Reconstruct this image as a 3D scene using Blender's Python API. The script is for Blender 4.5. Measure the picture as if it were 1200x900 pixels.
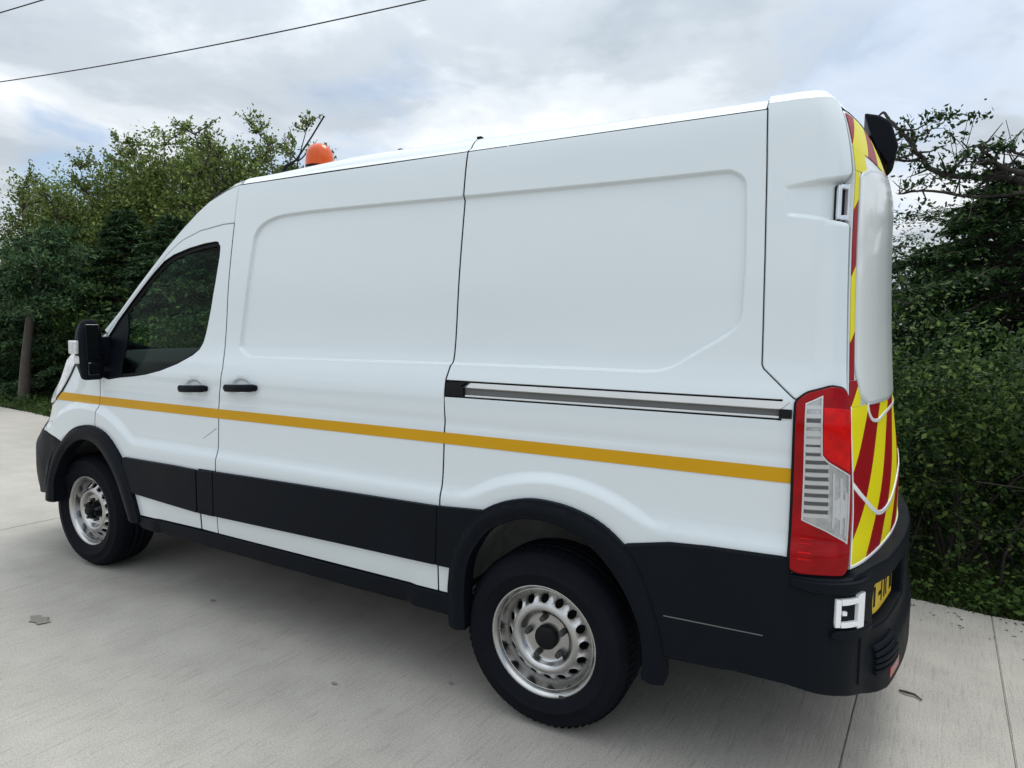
import bpy, bmesh, math, random
import numpy as np
from mathutils import Vector, Matrix
from mathutils.geometry import delaunay_2d_cdt

random.seed(7)
rng = np.random.default_rng(7)
SC = bpy.context.scene
COL = SC.collection
for _o in list(bpy.data.objects):
    bpy.data.objects.remove(_o)

# ------------------------------------------------------------------ camera
cam_d = bpy.data.cameras.new("camera")
cam_d.sensor_fit = 'HORIZONTAL'
cam_d.sensor_width = 36.0
cam_d.lens = 36.0 * 0.6195
cam_d.clip_start = 0.05
cam_d.clip_end = 3000
cam = bpy.data.objects.new("camera", cam_d)
COL.objects.link(cam)
_R = Vector((-0.88093, -0.47310, 0.01198))
_U = Vector((0.05185, -0.07133, 0.99610))
_F = Vector((0.47041, -0.87811, -0.08737))
cam.matrix_world = Matrix(((_R.x, _U.x, -_F.x, -0.9903), (_R.y, _U.y, -_F.y, 3.1412),
                           (_R.z, _U.z, -_F.z, 1.5512), (0, 0, 0, 1)))
SC.camera = cam

# ------------------------------------------------------------------ sky and sun
SUN_EL, SUN_AZ = math.radians(67), math.radians(200)      # azimuth from +Y towards +X
world = bpy.data.worlds.new("World")
SC.world = world
world.use_nodes = True
wn, wl = world.node_tree.nodes, world.node_tree.links
wn.clear()
def wnode(t, **kw):
    n = wn.new(t)
    for k, v in kw.items():
        setattr(n, k, v)
    return n
w_out = wnode('ShaderNodeOutputWorld')
w_bg = wnode('ShaderNodeBackground')
w_bg.inputs['Strength'].default_value = 0.1
sky = wnode('ShaderNodeTexSky', sky_type='NISHITA', sun_disc=False)
sky.sun_elevation = SUN_EL
sky.sun_rotation = SUN_AZ
sky.air_density = 1.0
sky.dust_density = 0.6
tc = wnode('ShaderNodeTexCoord')
sep = wnode('ShaderNodeSeparateXYZ')
wl.new(tc.outputs['Generated'], sep.inputs[0])
def wmath(op, a, b=None, c=None):
    n = wnode('ShaderNodeMath', operation=op)
    for i, v in enumerate((a, b, c)):
        if v is None: continue
        if isinstance(v, (int, float)): n.inputs[i].default_value = v
        else: wl.new(v, n.inputs[i])
    return n.outputs[0]
zz = wmath('ADD', wmath('MAXIMUM', sep.outputs[2], 0.0), 0.22)
cx = wmath('DIVIDE', sep.outputs[0], zz)
cy = wmath('DIVIDE', sep.outputs[1], zz)
comb = wnode('ShaderNodeCombineXYZ')
wl.new(cx, comb.inputs[0]); wl.new(cy, comb.inputs[1])
comb.inputs[2].default_value = 3.7
def wnoise(scale, detail, rough, dist, w=0.0):
    n = wnode('ShaderNodeTexNoise', noise_dimensions='4D')
    n.inputs['W'].default_value = w
    n.inputs['Scale'].default_value = scale
    n.inputs['Detail'].default_value = detail
    n.inputs['Roughness'].default_value = rough
    n.inputs['Distortion'].default_value = dist
    wl.new(comb.outputs[0], n.inputs['Vector'])
    return n.outputs[0]
def wramp(fac, pts):
    n = wnode('ShaderNodeValToRGB')
    n.color_ramp.interpolation = 'EASE'
    e = n.color_ramp.elements
    while len(e) < len(pts): e.new(0.5)
    for i, (p, c) in enumerate(pts):
        e[i].position = p
        e[i].color = (c[0], c[1], c[2], 1)
    wl.new(fac, n.inputs[0])
    return n.outputs[0]
n_big = wnoise(0.85, 6, 0.5, 0.2, 2.1)
n_sml = wnoise(2.6, 9, 0.56, 0.3, 5.3)
shade = wmath('ADD', wmath('MULTIPLY', n_big, 0.62), wmath('MULTIPLY', n_sml, 0.38))
cloud_0 = wramp(shade, [(0.35, (4.8, 5.5, 6.2)), (0.43, (6.2, 6.9, 7.6)), (0.50, (8.3, 8.9, 9.5)), (0.58, (10.6, 11.0, 11.4))])
# an overcast sky is brightest overhead
zen = wmath('ADD', 0.84, wmath('MULTIPLY', wmath('POWER', wmath('MAXIMUM', sep.outputs[2], 0.0), 1.5), 1.45))
zmix = wnode('ShaderNodeVectorMath', operation='SCALE')
wl.new(cloud_0, zmix.inputs[0]); wl.new(zen, zmix.inputs['Scale'])
cloud_c = zmix.outputs[0]
n_gap = wnoise(0.62, 5, 0.5, 0.2, 9.4)
cover = wramp(n_gap, [(0.31, (0.15, 0.15, 0.15)), (0.41, (1, 1, 1))])
wmix = wnode('ShaderNodeMix', data_type='RGBA')
# thinner places in the cloud: low on the left and high on the right
gaps = None
for dx_, dy_, dz_, c0, c1, amt in ((0.8736, -0.4446, 0.198, .9979, 1.0001, .7), (0.0174, -0.9455, 0.3252, .982, .9988, .34), (-0.1418, -0.9239, 0.3555, .982, .9988, .25)):
    dn = wnode('ShaderNodeVectorMath', operation='DOT_PRODUCT')
    wl.new(tc.outputs['Generated'], dn.inputs[0]); dn.inputs[1].default_value = (dx_, dy_, dz_)
    mrn = wnode('ShaderNodeMapRange', interpolation_type='SMOOTHSTEP')
    wl.new(wmath('ADD', dn.outputs['Value'], wmath('MULTIPLY', wmath('SUBTRACT', n_sml, 0.5), (c1 - c0) * 5.5)), mrn.inputs[0])
    mrn.inputs[1].default_value = c0; mrn.inputs[2].default_value = c1; mrn.inputs[3].default_value = 0.0; mrn.inputs[4].default_value = amt
    gaps = mrn.outputs[0] if gaps is None else wmath('MAXIMUM', gaps, mrn.outputs[0])
cov2 = wmath('SUBTRACT', cover, gaps)
cov2.node.use_clamp = True
wl.new(cov2, wmix.inputs[0])
skyb = wnode('ShaderNodeMix', data_type='RGBA', blend_type='MULTIPLY')
skyb.inputs[0].default_value = 1.0
wl.new(sky.outputs[0], skyb.inputs[6]); skyb.inputs[7].default_value = (1.6, 1.6, 1.6, 1)
wl.new(skyb.outputs[2], wmix.inputs[6])
wl.new(cloud_c, wmix.inputs[7])
wl.new(wmix.outputs[2], w_bg.inputs['Color'])
wl.new(w_bg.outputs[0], w_out.inputs['Surface'])

sun_d = bpy.data.lights.new("sun", 'SUN')
sun_d.energy = 1.5
sun_d.angle = math.radians(22)
sun_d.color = (1.0, 0.96, 0.90)
sun = bpy.data.objects.new("sun", sun_d)
COL.objects.link(sun)
_sd = Vector((math.sin(SUN_AZ) * math.cos(SUN_EL), math.cos(SUN_AZ) * math.cos(SUN_EL), math.sin(SUN_EL)))
sun.rotation_euler = (-_sd).to_track_quat('-Z', 'Y').to_euler()

SC.view_settings.view_transform = 'Standard'
SC.view_settings.look = 'None'
SC.view_settings.gamma = 1.0
SC.view_settings.exposure = -0.1
SC.cycles.max_bounces = 8
SC.cycles.transparent_max_bounces = 12

# ------------------------------------------------------------------ materials
def newmat(name):
    m = bpy.data.materials.new(name)
    m.use_nodes = True
    return m, m.node_tree.nodes, m.node_tree.links, m.node_tree.nodes['Principled BSDF']
def simple(name, col, rough=0.5, metal=0.0, coat=0.0, spec=None, var=0.0, vscale=8.0, bump=0.0, bscale=200.0, rvar=0.0):
    m, n, l, b = newmat(name)
    b.inputs['Base Color'].default_value = (*col, 1)
    b.inputs['Roughness'].default_value = rough
    b.inputs['Metallic'].default_value = metal
    if coat:
        b.inputs['Coat Weight'].default_value = coat
        b.inputs['Coat Roughness'].default_value = 0.03
    if spec is not None:
        b.inputs['Specular IOR Level'].default_value = spec
    t = n.new('ShaderNodeTexCoord')
    if var > 0:
        x = n.new('ShaderNodeTexNoise')
        x.inputs['Scale'].default_value = vscale
        x.inputs['Detail'].default_value = 6
        l.new(t.outputs['Object'], x.inputs['Vector'])
        r = n.new('ShaderNodeMix'); r.data_type = 'RGBA'
        r.inputs[6].default_value = (*[c * (1 - var) for c in col], 1)
        r.inputs[7].default_value = (*[min(1, c * (1 + var)) for c in col], 1)
        l.new(x.outputs[0], r.inputs[0])
        l.new(r.outputs[2], b.inputs['Base Color'])
        if rvar:
            q = n.new('ShaderNodeMapRange')
            q.inputs[1].default_value = 0.3; q.inputs[2].default_value = 0.7
            q.inputs[3].default_value = rough - rvar; q.inputs[4].default_value = rough + rvar
            l.new(x.outputs[0], q.inputs[0]); l.new(q.outputs[0], b.inputs['Roughness'])
    if bump > 0:
        x = n.new('ShaderNodeTexNoise')
        x.inputs['Scale'].default_value = bscale
        x.inputs['Detail'].default_value = 3
        l.new(t.outputs['Object'], x.inputs['Vector'])
        u = n.new('ShaderNodeBump')
        u.inputs['Strength'].default_value = bump
        u.inputs['Distance'].default_value = 0.002
        l.new(x.outputs[0], u.inputs['Height'])
        l.new(u.outputs[0], b.inputs['Normal'])
    return m

# white paint, with road film on the lowest panels
PAINT, n, l, b = newmat("white_paint")
t = n.new('ShaderNodeTexCoord')
nz = n.new('ShaderNodeTexNoise'); nz.inputs['Scale'].default_value = 3.0; nz.inputs['Detail'].default_value = 8
l.new(t.outputs['Object'], nz.inputs['Vector'])
sp = n.new('ShaderNodeSeparateXYZ'); l.new(t.outputs['Object'], sp.inputs[0])
mr = n.new('ShaderNodeMapRange'); mr.inputs[1].default_value = 0.42; mr.inputs[2].default_value = 0.62
mr.inputs[3].default_value = 0.55; mr.inputs[4].default_value = 0.0
l.new(sp.outputs[2], mr.inputs[0])
mu = n.new('ShaderNodeMath'); mu.operation = 'MULTIPLY'
l.new(mr.outputs[0], mu.inputs[0]); l.new(nz.outputs[0], mu.inputs[1])
mx = n.new('ShaderNodeMix'); mx.data_type = 'RGBA'
mx.inputs[6].default_value = (0.655, 0.71, 0.735, 1)
mx.inputs[7].default_value = (0.42, 0.40, 0.36, 1)
l.new(mu.outputs[0], mx.inputs[0]); l.new(mx.outputs[2], b.inputs['Base Color'])
b.inputs['Roughness'].default_value = 0.32
b.inputs['Coat Weight'].default_value = 1.0
b.inputs['Coat Roughness'].default_value = 0.04
b.inputs['Specular IOR Level'].default_value = 0.3

BLACK = simple("black_plastic", (0.0035, 0.0052, 0.0085), 0.5, spec=.10, var=0.5, vscale=5, bump=0.25, bscale=700, rvar=0.06)
BUMP = simple("bumper_plastic", (0.0042, 0.0062, 0.0095), 0.55, spec=.10, var=0.25, vscale=6, bump=0.35, bscale=600, rvar=0.06)
SEAL_SHADE = simple("black_rubber_and_gap_shade", (0.004, 0.004, 0.005), 0.6, spec=.2)  # for black rubber parts, and as painted shade inside panel gaps
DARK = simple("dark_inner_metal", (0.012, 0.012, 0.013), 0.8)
LINER = simple("wheel_arch_liner", (0.20, 0.20, 0.198), 0.85, var=0.5, vscale=14, bump=0.5, bscale=40)
STRIPE = simple("amber_stripe_vinyl", (0.56, 0.295, 0.003), 0.4, spec=.25, var=0.06, vscale=3)
YEL = simple("fluorescent_yellow_vinyl", (0.74, 0.66, 0.006), 0.4, spec=.3)
REDV = simple("red_vinyl", (0.27, 0.002, 0.006), 0.4, spec=.25)
WTRIM = simple("white_trim", (0.85, 0.86, 0.87), 0.3, coat=0.5)
TYRE = simple("tyre_rubber", (0.006, 0.007, 0.0105), 0.7, spec=.08, var=0.3, vscale=9, bump=0.3, bscale=120)
RIM = simple("silver_wheel_steel", (0.47, 0.47, 0.465), 0.27, metal=1.0, var=0.22, vscale=11, rvar=0.09)
NUT = simple("wheel_nut_steel", (0.06, 0.06, 0.062), 0.5, metal=0.6)
CHROME = simple("bright_metal", (0.80, 0.81, 0.82), 0.22, metal=0.6, var=0.1, vscale=20)
RAILG = simple("rail_channel_metal", (0.13, 0.13, 0.128), 0.5, metal=0.2, var=0.25, vscale=4)
RAILW = simple("rail_lip_paint", (0.62, 0.63, 0.63), 0.35, coat=0.5, var=0.1, vscale=6)
REDL = simple("red_lamp_plastic", (0.27, 0.0007, 0.003), 0.12, spec=.15, coat=.12, var=0.5, vscale=18, rvar=.05)
REDL2 = simple("bright_red_lamp_plastic", (0.55, 0.004, 0.004), 0.12, spec=.15, coat=.12, var=0.55, vscale=30)
LENS = simple("clear_lamp_reflector", (0.84, 0.86, 0.87), 0.18, metal=0.1, coat=.5, var=0.65, vscale=36, bump=.8, bscale=60)
LRIB = simple("lamp_reflector_rib", (0.95, 0.96, 0.97), 0.2, coat=.4)
LDARK = simple("lamp_rib_painted_shadow", (0.085, 0.09, 0.095), 0.3, coat=.3)
ORANGE = simple("orange_beacon_plastic", (0.60, 0.075, 0.002), 0.22, spec=.3, coat=.3)
MIRG = simple("mirror_glass", (0.05, 0.06, 0.065), 0.04, metal=0.9)
SEATM = simple("seat_cloth", (0.02, 0.021, 0.024), 0.9)
DASH = simple("dashboard_plastic", (0.012, 0.0125, 0.0135), 0.8, spec=.2)
PLATE = simple("yellow_number_plate", (0.62, 0.42, 0.01), 0.4, var=0.12, vscale=30)
WINP = simple("white_window_panel", (0.80, 0.83, 0.83), 0.16, coat=.35, bump=0.5, bscale=7)
CABLE = simple("cable_black", (0.015, 0.015, 0.016), 0.7)

GLASS, n, l, b = newmat("tinted_glass")
n.remove(b)
tr = n.new('ShaderNodeBsdfTransparent'); tr.inputs[0].default_value = (0.52, 0.66, 0.60, 1)
gl = n.new('ShaderNodeBsdfGlossy'); gl.inputs['Roughness'].default_value = 0.01
gl.inputs[0].default_value = (0.9, 0.95, 0.95, 1)
fr = n.new('ShaderNodeFresnel'); fr.inputs[0].default_value = 1.13
ms = n.new('ShaderNodeMixShader')
l.new(fr.outputs[0], ms.inputs[0]); l.new(tr.outputs[0], ms.inputs[1]); l.new(gl.outputs[0], ms.inputs[2])
l.new(ms.outputs[0], n['Material Output'].inputs[0])

GLASS2 = GLASS.copy(); GLASS2.name = 'windscreen_glass'
for _n in GLASS2.node_tree.nodes:
    if _n.type == 'BSDF_TRANSPARENT': _n.inputs[0].default_value = (0.78, 0.86, 0.83, 1)
    if _n.type == 'FRESNEL': _n.inputs[0].default_value = 1.06

CLEAR, n, l, b = newmat("clear_lens_cover")
n.remove(b)
tr = n.new('ShaderNodeBsdfTransparent'); tr.inputs[0].default_value = (0.99, 0.99, 0.99, 1)
gl = n.new('ShaderNodeBsdfGlossy'); gl.inputs['Roughness'].default_value = 0.03
fr = n.new('ShaderNodeFresnel'); fr.inputs[0].default_value = 1.5
ms = n.new('ShaderNodeMixShader')
l.new(fr.outputs[0], ms.inputs[0]); l.new(tr.outputs[0], ms.inputs[1]); l.new(gl.outputs[0], ms.inputs[2])
l.new(ms.outputs[0], n['Material Output'].inputs[0])

def leafmat(name, c1, c2, c3, rough=0.5, trans=0.25):
    m, n, l, b = newmat(name)
    g = n.new('ShaderNodeNewGeometry')
    r = n.new('ShaderNodeValToRGB')
    e = r.color_ramp.elements
    e.new(0.5)
    for i, c in enumerate((c1, c2, c3)):
        e[i].position = (0.1, 0.6, 0.97)[i]
        e[i].color = (*c, 1)
    l.new(g.outputs['Random Per Island'], r.inputs[0])
    t = n.new('ShaderNodeTexCoord')
    x = n.new('ShaderNodeTexNoise'); x.inputs['Scale'].default_value = 1.3; x.inputs['Detail'].default_value = 3
    l.new(t.outputs['Object'], x.inputs['Vector'])
    mrr = n.new('ShaderNodeMapRange'); mrr.inputs[1].default_value = 0.3; mrr.inputs[2].default_value = 0.7
    mrr.inputs[3].default_value = 0.7; mrr.inputs[4].default_value = 1.25
    l.new(x.outputs[0], mrr.inputs[0])
    mm = n.new('ShaderNodeMix'); mm.data_type = 'RGBA'; mm.blend_type = 'MULTIPLY'; mm.inputs[0].default_value = 1
    l.new(r.outputs[0], mm.inputs[6]); l.new(mrr.outputs[0], mm.inputs[7])
    l.new(mm.outputs[2], b.inputs['Base Color'])
    b.inputs['Roughness'].default_value = rough
    b.inputs['Specular IOR Level'].default_value = 0.12
    if trans:
        tl = n.new('ShaderNodeBsdfTranslucent')
        l.new(mm.outputs[2], tl.inputs[0])
        mss = n.new('ShaderNodeMixShader'); mss.inputs[0].default_value = trans
        l.new(b.outputs[0], mss.inputs[1]); l.new(tl.outputs[0], mss.inputs[2])
        l.new(mss.outputs[0], n['Material Output'].inputs[0])
    return m
L_SPRUCE = leafmat("spruce_needles", (0.024, 0.056, 0.025), (0.046, 0.098, 0.042), (0.10, 0.16, 0.06), 0.6, 0.1)
L_OLIVE = leafmat("olive_leaves", (0.075, 0.118, 0.028), (0.15, 0.215, 0.055), (0.29, 0.33, 0.105), 0.5, 0.3)
L_PINE = leafmat("dark_pine_foliage", (0.014, 0.036, 0.014), (0.034, 0.075, 0.026), (0.085, 0.14, 0.042), 0.55, 0.15)
L_HEDGE = leafmat("hedge_leaves", (0.013, 0.032, 0.010), (0.034, 0.072, 0.020), (0.12, 0.175, 0.042), 0.5, 0.2)
L_BRAMBLE = leafmat("bramble_leaves", (0.03, 0.065, 0.016), (0.065, 0.12, 0.028), (0.14, 0.20, 0.05), 0.45, 0.25)
L_GRASS = leafmat("grass_blades", (0.03, 0.055, 0.015), (0.05, 0.09, 0.025), (0.11, 0.13, 0.05), 0.55, 0.3)
BARK = simple("bark", (0.055, 0.047, 0.038), 0.9, var=0.5, vscale=12, bump=1.0, bscale=45)
TWIG = simple("grey_twig_bark", (0.05, 0.043, 0.037), 0.9, var=0.5, vscale=20)

# ------------------------------------------------------------------ helpers
def link(name, me, mat=None, parent=None, label=None, cat=None, group=None, kind=None):
    o = bpy.data.objects.new(name, me)
    COL.objects.link(o)
    if mat is not None and me is not None:
        me.materials.append(mat)
    if parent is not None: o.parent = parent
    if label: o['label'] = label
    if cat: o['category'] = cat
    if group: o['group'] = group
    if kind: o['kind'] = kind
    return o
def from_np(name, V, Fq, smooth=False):
    """fast mesh from arrays, all faces with the same corner count"""
    V = np.asarray(V, np.float32); Fq = np.asarray(Fq, np.int32)
    me = bpy.data.meshes.new(name)
    k = Fq.shape[1]
    me.vertices.add(len(V)); me.vertices.foreach_set('co', V.ravel())
    me.loops.add(Fq.size); me.loops.foreach_set('vertex_index', Fq.ravel())
    me.polygons.add(len(Fq))
    me.polygons.foreach_set('loop_start', np.arange(0, Fq.size, k, dtype=np.int32))
    me.polygons.foreach_set('use_smooth', np.full(len(Fq), smooth))
    me.update(calc_edges=True)
    return me
def mesh_py(name, V, Fc, smooth=True):
    me = bpy.data.meshes.new(name)
    me.from_pydata([tuple(v) for v in V], [], [tuple(f) for f in Fc])
    if smooth:
        me.polygons.foreach_set('use_smooth', [True] * len(me.polygons))
    me.update()
    return me
def bm_mesh(bm, name, smooth=False):
    me = bpy.data.meshes.new(name)
    bmesh.ops.recalc_face_normals(bm, faces=bm.faces)
    bm.to_mesh(me); bm.free()
    if smooth:
        me.polygons.foreach_set('use_smooth', [True] * len(me.polygons))
    return me
def box(name, lo, hi, mat, parent=None, bev=0.004, rot=None, seg=2, **kw):
    bm = bmesh.new()
    bmesh.ops.create_cube(bm, size=1)
    c = [(a + b_) / 2 for a, b_ in zip(lo, hi)]
    s = [abs(b_ - a) for a, b_ in zip(lo, hi)]
    for v in bm.verts:
        v.co = Vector((v.co.x * s[0], v.co.y * s[1], v.co.z * s[2]))
    if bev: bmesh.ops.bevel(bm, geom=list(bm.edges), offset=min(bev, min(s) * 0.45), segments=seg, profile=0.5, affect='EDGES')
    M4 = Matrix.Translation(c) @ (rot if rot is not None else Matrix.Identity(4))
    bmesh.ops.transform(bm, matrix=M4, verts=bm.verts)
    return link(name, bm_mesh(bm, name, bev > 0.01), mat, parent, **kw)
def prism(name, pts, ax_lo, ax_hi, mat, parent=None, bev=0.01, **kw):
    """extrude an (x,z) outline along y"""
    bm = bmesh.new()
    a = [bm.verts.new((x, ax_lo, z)) for x, z in pts]
    b_ = [bm.verts.new((x, ax_hi, z)) for x, z in pts]
    k = len(pts)
    bm.faces.new(a); bm.faces.new(b_[::-1])
    for i in range(k):
        bm.faces.new((a[i], b_[i], b_[(i + 1) % k], a[(i + 1) % k]))
    if bev: bmesh.ops.bevel(bm, geom=list(bm.edges), offset=bev, segments=2, profile=0.5, affect='EDGES')
    return link(name, bm_mesh(bm, name), mat, parent, **kw)
def tube_np(path, radii, sides=8):
    path = np.asarray(path, float); radii = np.broadcast_to(np.asarray(radii, float), (len(path),))
    tg = np.gradient(path, axis=0); tg /= np.linalg.norm(tg, axis=1)[:, None] + 1e-9
    up = np.array([0.13, 0.21, 0.97])
    a = np.cross(tg, up); bad = np.linalg.norm(a, axis=1) < 0.15
    a[bad] = np.cross(tg[bad], np.array([1.0, 0.1, 0.0]))
    a /= np.linalg.norm(a, axis=1)[:, None]
    b_ = np.cross(tg, a)
    th = np.linspace(0, 2 * np.pi, sides, endpoint=False)
    V = path[:, None] + radii[:, None, None] * (np.cos(th)[None, :, None] * a[:, None] + np.sin(th)[None, :, None] * b_[:, None])
    n = len(path)
    i, j = np.meshgrid(np.arange(n - 1), np.arange(sides), indexing='ij')
    q = np.stack([i * sides + j, i * sides + (j + 1) % sides, (i + 1) * sides + (j + 1) % sides, (i + 1) * sides + j], -1).reshape(-1, 4)
    return V.reshape(-1, 3), q
def join_np(parts):
    Vs, Fs, off = [], [], 0
    for V, Fq in parts:
        Vs.append(V); Fs.append(Fq + off); off += len(V)
    return np.concatenate(Vs), np.concatenate(Fs)
def tube(name, path, r, mat, parent=None, sides=10, **kw):
    V, q = tube_np(path, r, sides)
    return link(name, from_np(name, V, q, True), mat, parent, **kw)

# ------------------------------------------------------------------ van body surface S(u, z): u runs along the side (x), then round the corners
def pch(x, xs, ys):
    xs = np.asarray(xs, float); ys = np.asarray(ys, float)
    x = np.clip(np.asarray(x, float), xs[0], xs[-1])
    h = np.diff(xs); d = np.diff(ys) / h
    m = np.zeros_like(ys); m[0] = d[0]; m[-1] = d[-1]
    for i in range(1, len(xs) - 1):
        if d[i - 1] * d[i] > 0:
            w1 = 2 * h[i] + h[i - 1]; w2 = h[i] + 2 * h[i - 1]
            m[i] = (w1 + w2) / (w1 / d[i - 1] + w2 / d[i])
    i = np.clip(np.searchsorted(xs, x, side='right') - 1, 0, len(h) - 1)
    t = (x - xs[i]) / h[i]
    return ((1 + 2 * t) * (1 - t) ** 2 * ys[i] + t * (1 - t) ** 2 * h[i] * m[i]
            + t * t * (3 - 2 * t) * ys[i + 1] + t * t * (t - 1) * h[i] * m[i + 1])
YZ = [.15, .30, .42, .50, .60, .70, .845, .868, .90, .935, 1.04, 1.18, 1.27, 1.34, 1.40, 1.46, 1.75, 2.08, 2.25, 2.29, 2.36, 2.5]
YY = [.97, 1.0, 1.018, 1.026, 1.03, 1.03, 1.03, 1.027, 1.0155, 1.0105, 1.006, 1.002, .999, .985, .966, .952, .924, .88, .853, .842, .815, .70]
RZ = [.2, .95, 1.3, 1.85, 2.05, 2.12, 2.20, 2.28, 2.35, 2.42, 2.5]
RX = [-1.19, -1.185, -1.145, -1.11, -1.105, -1.09, -1.06, -1.02, -.985, -.945, -.89]
RE = [0, .22, .40, .52, .59, .70, .82, .92, .98, 1.0]
RK = [1, .995, .975, .945, .90, .78, .6, .4, .2, 0]
FZ = [.2, .35, .55, .72, .80, .9, 1.0, 1.1, 1.2, 1.3, 1.42, 2.0]
FX = [4.13, 4.20, 4.25, 4.23, 4.16, 4.12, 4.08, 3.98, 3.86, 3.71, 3.55, 3.5]
FE = [0, .25, .45, .62, .76, .87, .95, .99, 1.0]
FK = [1, .975, .93, .87, .78, .64, .42, .2, 0]
FK2 = [1, .95, .865, .765, .65, .49, .30, .13, 0]
XR0, XF0 = -.80, 3.45
_sr = np.concatenate([[0], np.cumsum(np.hypot(np.diff(RE) * .33, np.diff(RK)))])
_sf = np.concatenate([[0], np.cumsum(np.hypot(np.diff(FE) * .8, np.diff(FK)))])
UR, UF = XR0 - _sr[-1], XF0 + _sf[-1]
def sm(t):
    t = np.clip(t, 0, 1)
    return t * t * (3 - 2 * t)
WR, WF = (-.03, .345), (3.08, .345)
def S0(u, z):
    u = np.asarray(u, float); z = np.asarray(z, float); u, z = np.broadcast_arrays(u, z)
    y = pch(z, YZ, YY)
    # the flanks swell out round both wheel arches
    rr = np.hypot(u - WR[0], z - WR[1]); rf = np.hypot(u - WF[0], z - WF[1])
    fl = np.maximum(sm((.675 - rr) / .05), sm((.74 - rf) / .055)) * (z < 1.2)
    y = y + np.maximum(0, 1.0302 - y) * fl
    x = u.copy(); k = np.ones_like(x)
    s = np.clip(XR0 - u, 0, _sr[-1])
    a = u < XR0
    x = np.where(a, XR0 + pch(s, _sr, RE) * (pch(z, RZ, RX) - XR0), x)
    k = np.where(a, pch(s, _sr, RK), k)
    s = np.clip(u - XF0, 0, _sf[-1])
    b_ = u > XF0
    kk = pch(s, _sf, FK); w = sm((z - .74) / .3)
    kk = kk + (pch(s, _sf, FK2) - kk) * w
    x = np.where(b_, XF0 + pch(s, _sf, FE) * (pch(z, FZ, FX) - XF0), x)
    k = np.where(b_, kk, k)
    tp = .03 * np.clip((x - 1.7) / 1.75, 0, 1) ** 2
    tp = tp + .11 * np.clip((x - 2.97) / .6, 0, 1.3) ** 2 * sm((z - 1.04) / .32)
    return np.stack([x, (y - tp) * k, z], -1)
def nrm(fn, u, z, e=.0015):
    du = fn(u + e, z) - fn(u - e, z); dz = fn(u, z + e) - fn(u, z - e)
    n_ = np.cross(dz, du)
    return n_ / (np.linalg.norm(n_, axis=-1)[..., None] + 1e-12)
def segd(P, poly):
    """signed distance to a closed polygon, negative inside"""
    P = np.asarray(P, float); A = np.asarray(poly, float); B = np.roll(A, -1, 0)
    d = np.full(len(P), 1e9); ins = np.zeros(len(P), bool)
    for a, b_ in zip(A, B):
        ab = b_ - a
        t = np.clip(((P - a) @ ab) / (ab @ ab + 1e-15), 0, 1)
        d = np.minimum(d, np.linalg.norm(P - a - t[:, None] * ab, axis=1))
        c = (a[1] > P[:, 1]) != (b_[1] > P[:, 1])
        if c.any():
            xx = a[0] + (P[:, 1] - a[1]) * (b_[0] - a[0]) / ((b_[1] - a[1]) if b_[1] != a[1] else 1e-12)
            ins ^= c & (P[:, 0] < xx)
    return np.where(ins, -d, d)
def catm(pts, n_=6, closed=False):
    P = [np.array(p, float) for p in pts]; out = []
    for i in range(len(P) - 1):
        p0 = P[max(i - 1, 0)]; p1 = P[i]; p2 = P[i + 1]; p3 = P[min(i + 2, len(P) - 1)]
        for j in range(n_):
            t = j / n_
            out.append(tuple(.5 * ((2 * p1) + (-p0 + p2) * t + (2 * p0 - 5 * p1 + 4 * p2 - p3) * t * t + (-p0 + 3 * p1 - 3 * p2 + p3) * t ** 3)))
    out.append(tuple(P[-1]))
    return out
REC = [(1.712, 1.95), (1.702, 2.007), (1.653, 2.06), (1.549, 2.092), (1.432, 2.099), (1.237, 2.102), (.737, 2.099), (.461, 2.096),
       (-.058, 2.092), (-.319, 2.091), (-.568, 2.092), (-.609, 2.086), (-.638, 2.067), (-.653, 2.043), (-.658, 1.994), (-.668, 1.797),
       (-.668, 1.657), (-.664, 1.593), (-.649, 1.559), (-.615, 1.531), (-.548, 1.487), (-.48, 1.444), (-.439, 1.42), (-.389, 1.407),
       (-.304, 1.403), (-.109, 1.404), (.463, 1.401), (.672, 1.399), (1.161, 1.395), (1.615, 1.391), (1.679, 1.396), (1.739, 1.426), (1.758, 1.47), (1.735, 1.7)]
REC = catm(REC + REC[:1], 3)[:-1]
HSC = [(-.768, 2.02), (-1.2, 2.07), (-1.2, 1.86), (-.778, 1.918)]
HANDLES = [(2.052, 1.217), (1.684, 1.24)]
def disp(u, z):
    sh = u.shape
    u = u.ravel(); z = z.ravel(); P = np.stack([u, z], 1)
    d = np.zeros(len(u))
    mk = (u < 1.8) & (u > -.72) & (z > 1.37) & (z < 2.13)
    if mk.any(): d[mk] -= .015 * sm(-segd(P[mk], REC) / .0115)
    mk = (u < -.74) & (u > -1.1) & (z > 1.8) & (z < 2.1)
    if mk.any(): d[mk] -= .034 * sm(-segd(P[mk], HSC) / .016) * np.clip((-.75 - u[mk]) / .22, 0, 1)
    for hx, hz in HANDLES:
        r = np.hypot((u - hx - .01) / .062, (z - hz - .008) / .036)
        d -= .012 * sm((1.15 - r) / .45)
    # soft feature line below the belt
    d -= .003 * np.exp(-((z - 1.165) / .022) ** 2) * (u > -.84) * (u < 2.9)
    return d.reshape(sh)
def S1(u, z):
    return S0(u, z) + nrm(S0, u, z)* disp(np.asarray(u, float), np.asarray(z, float))[..., None]

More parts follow.
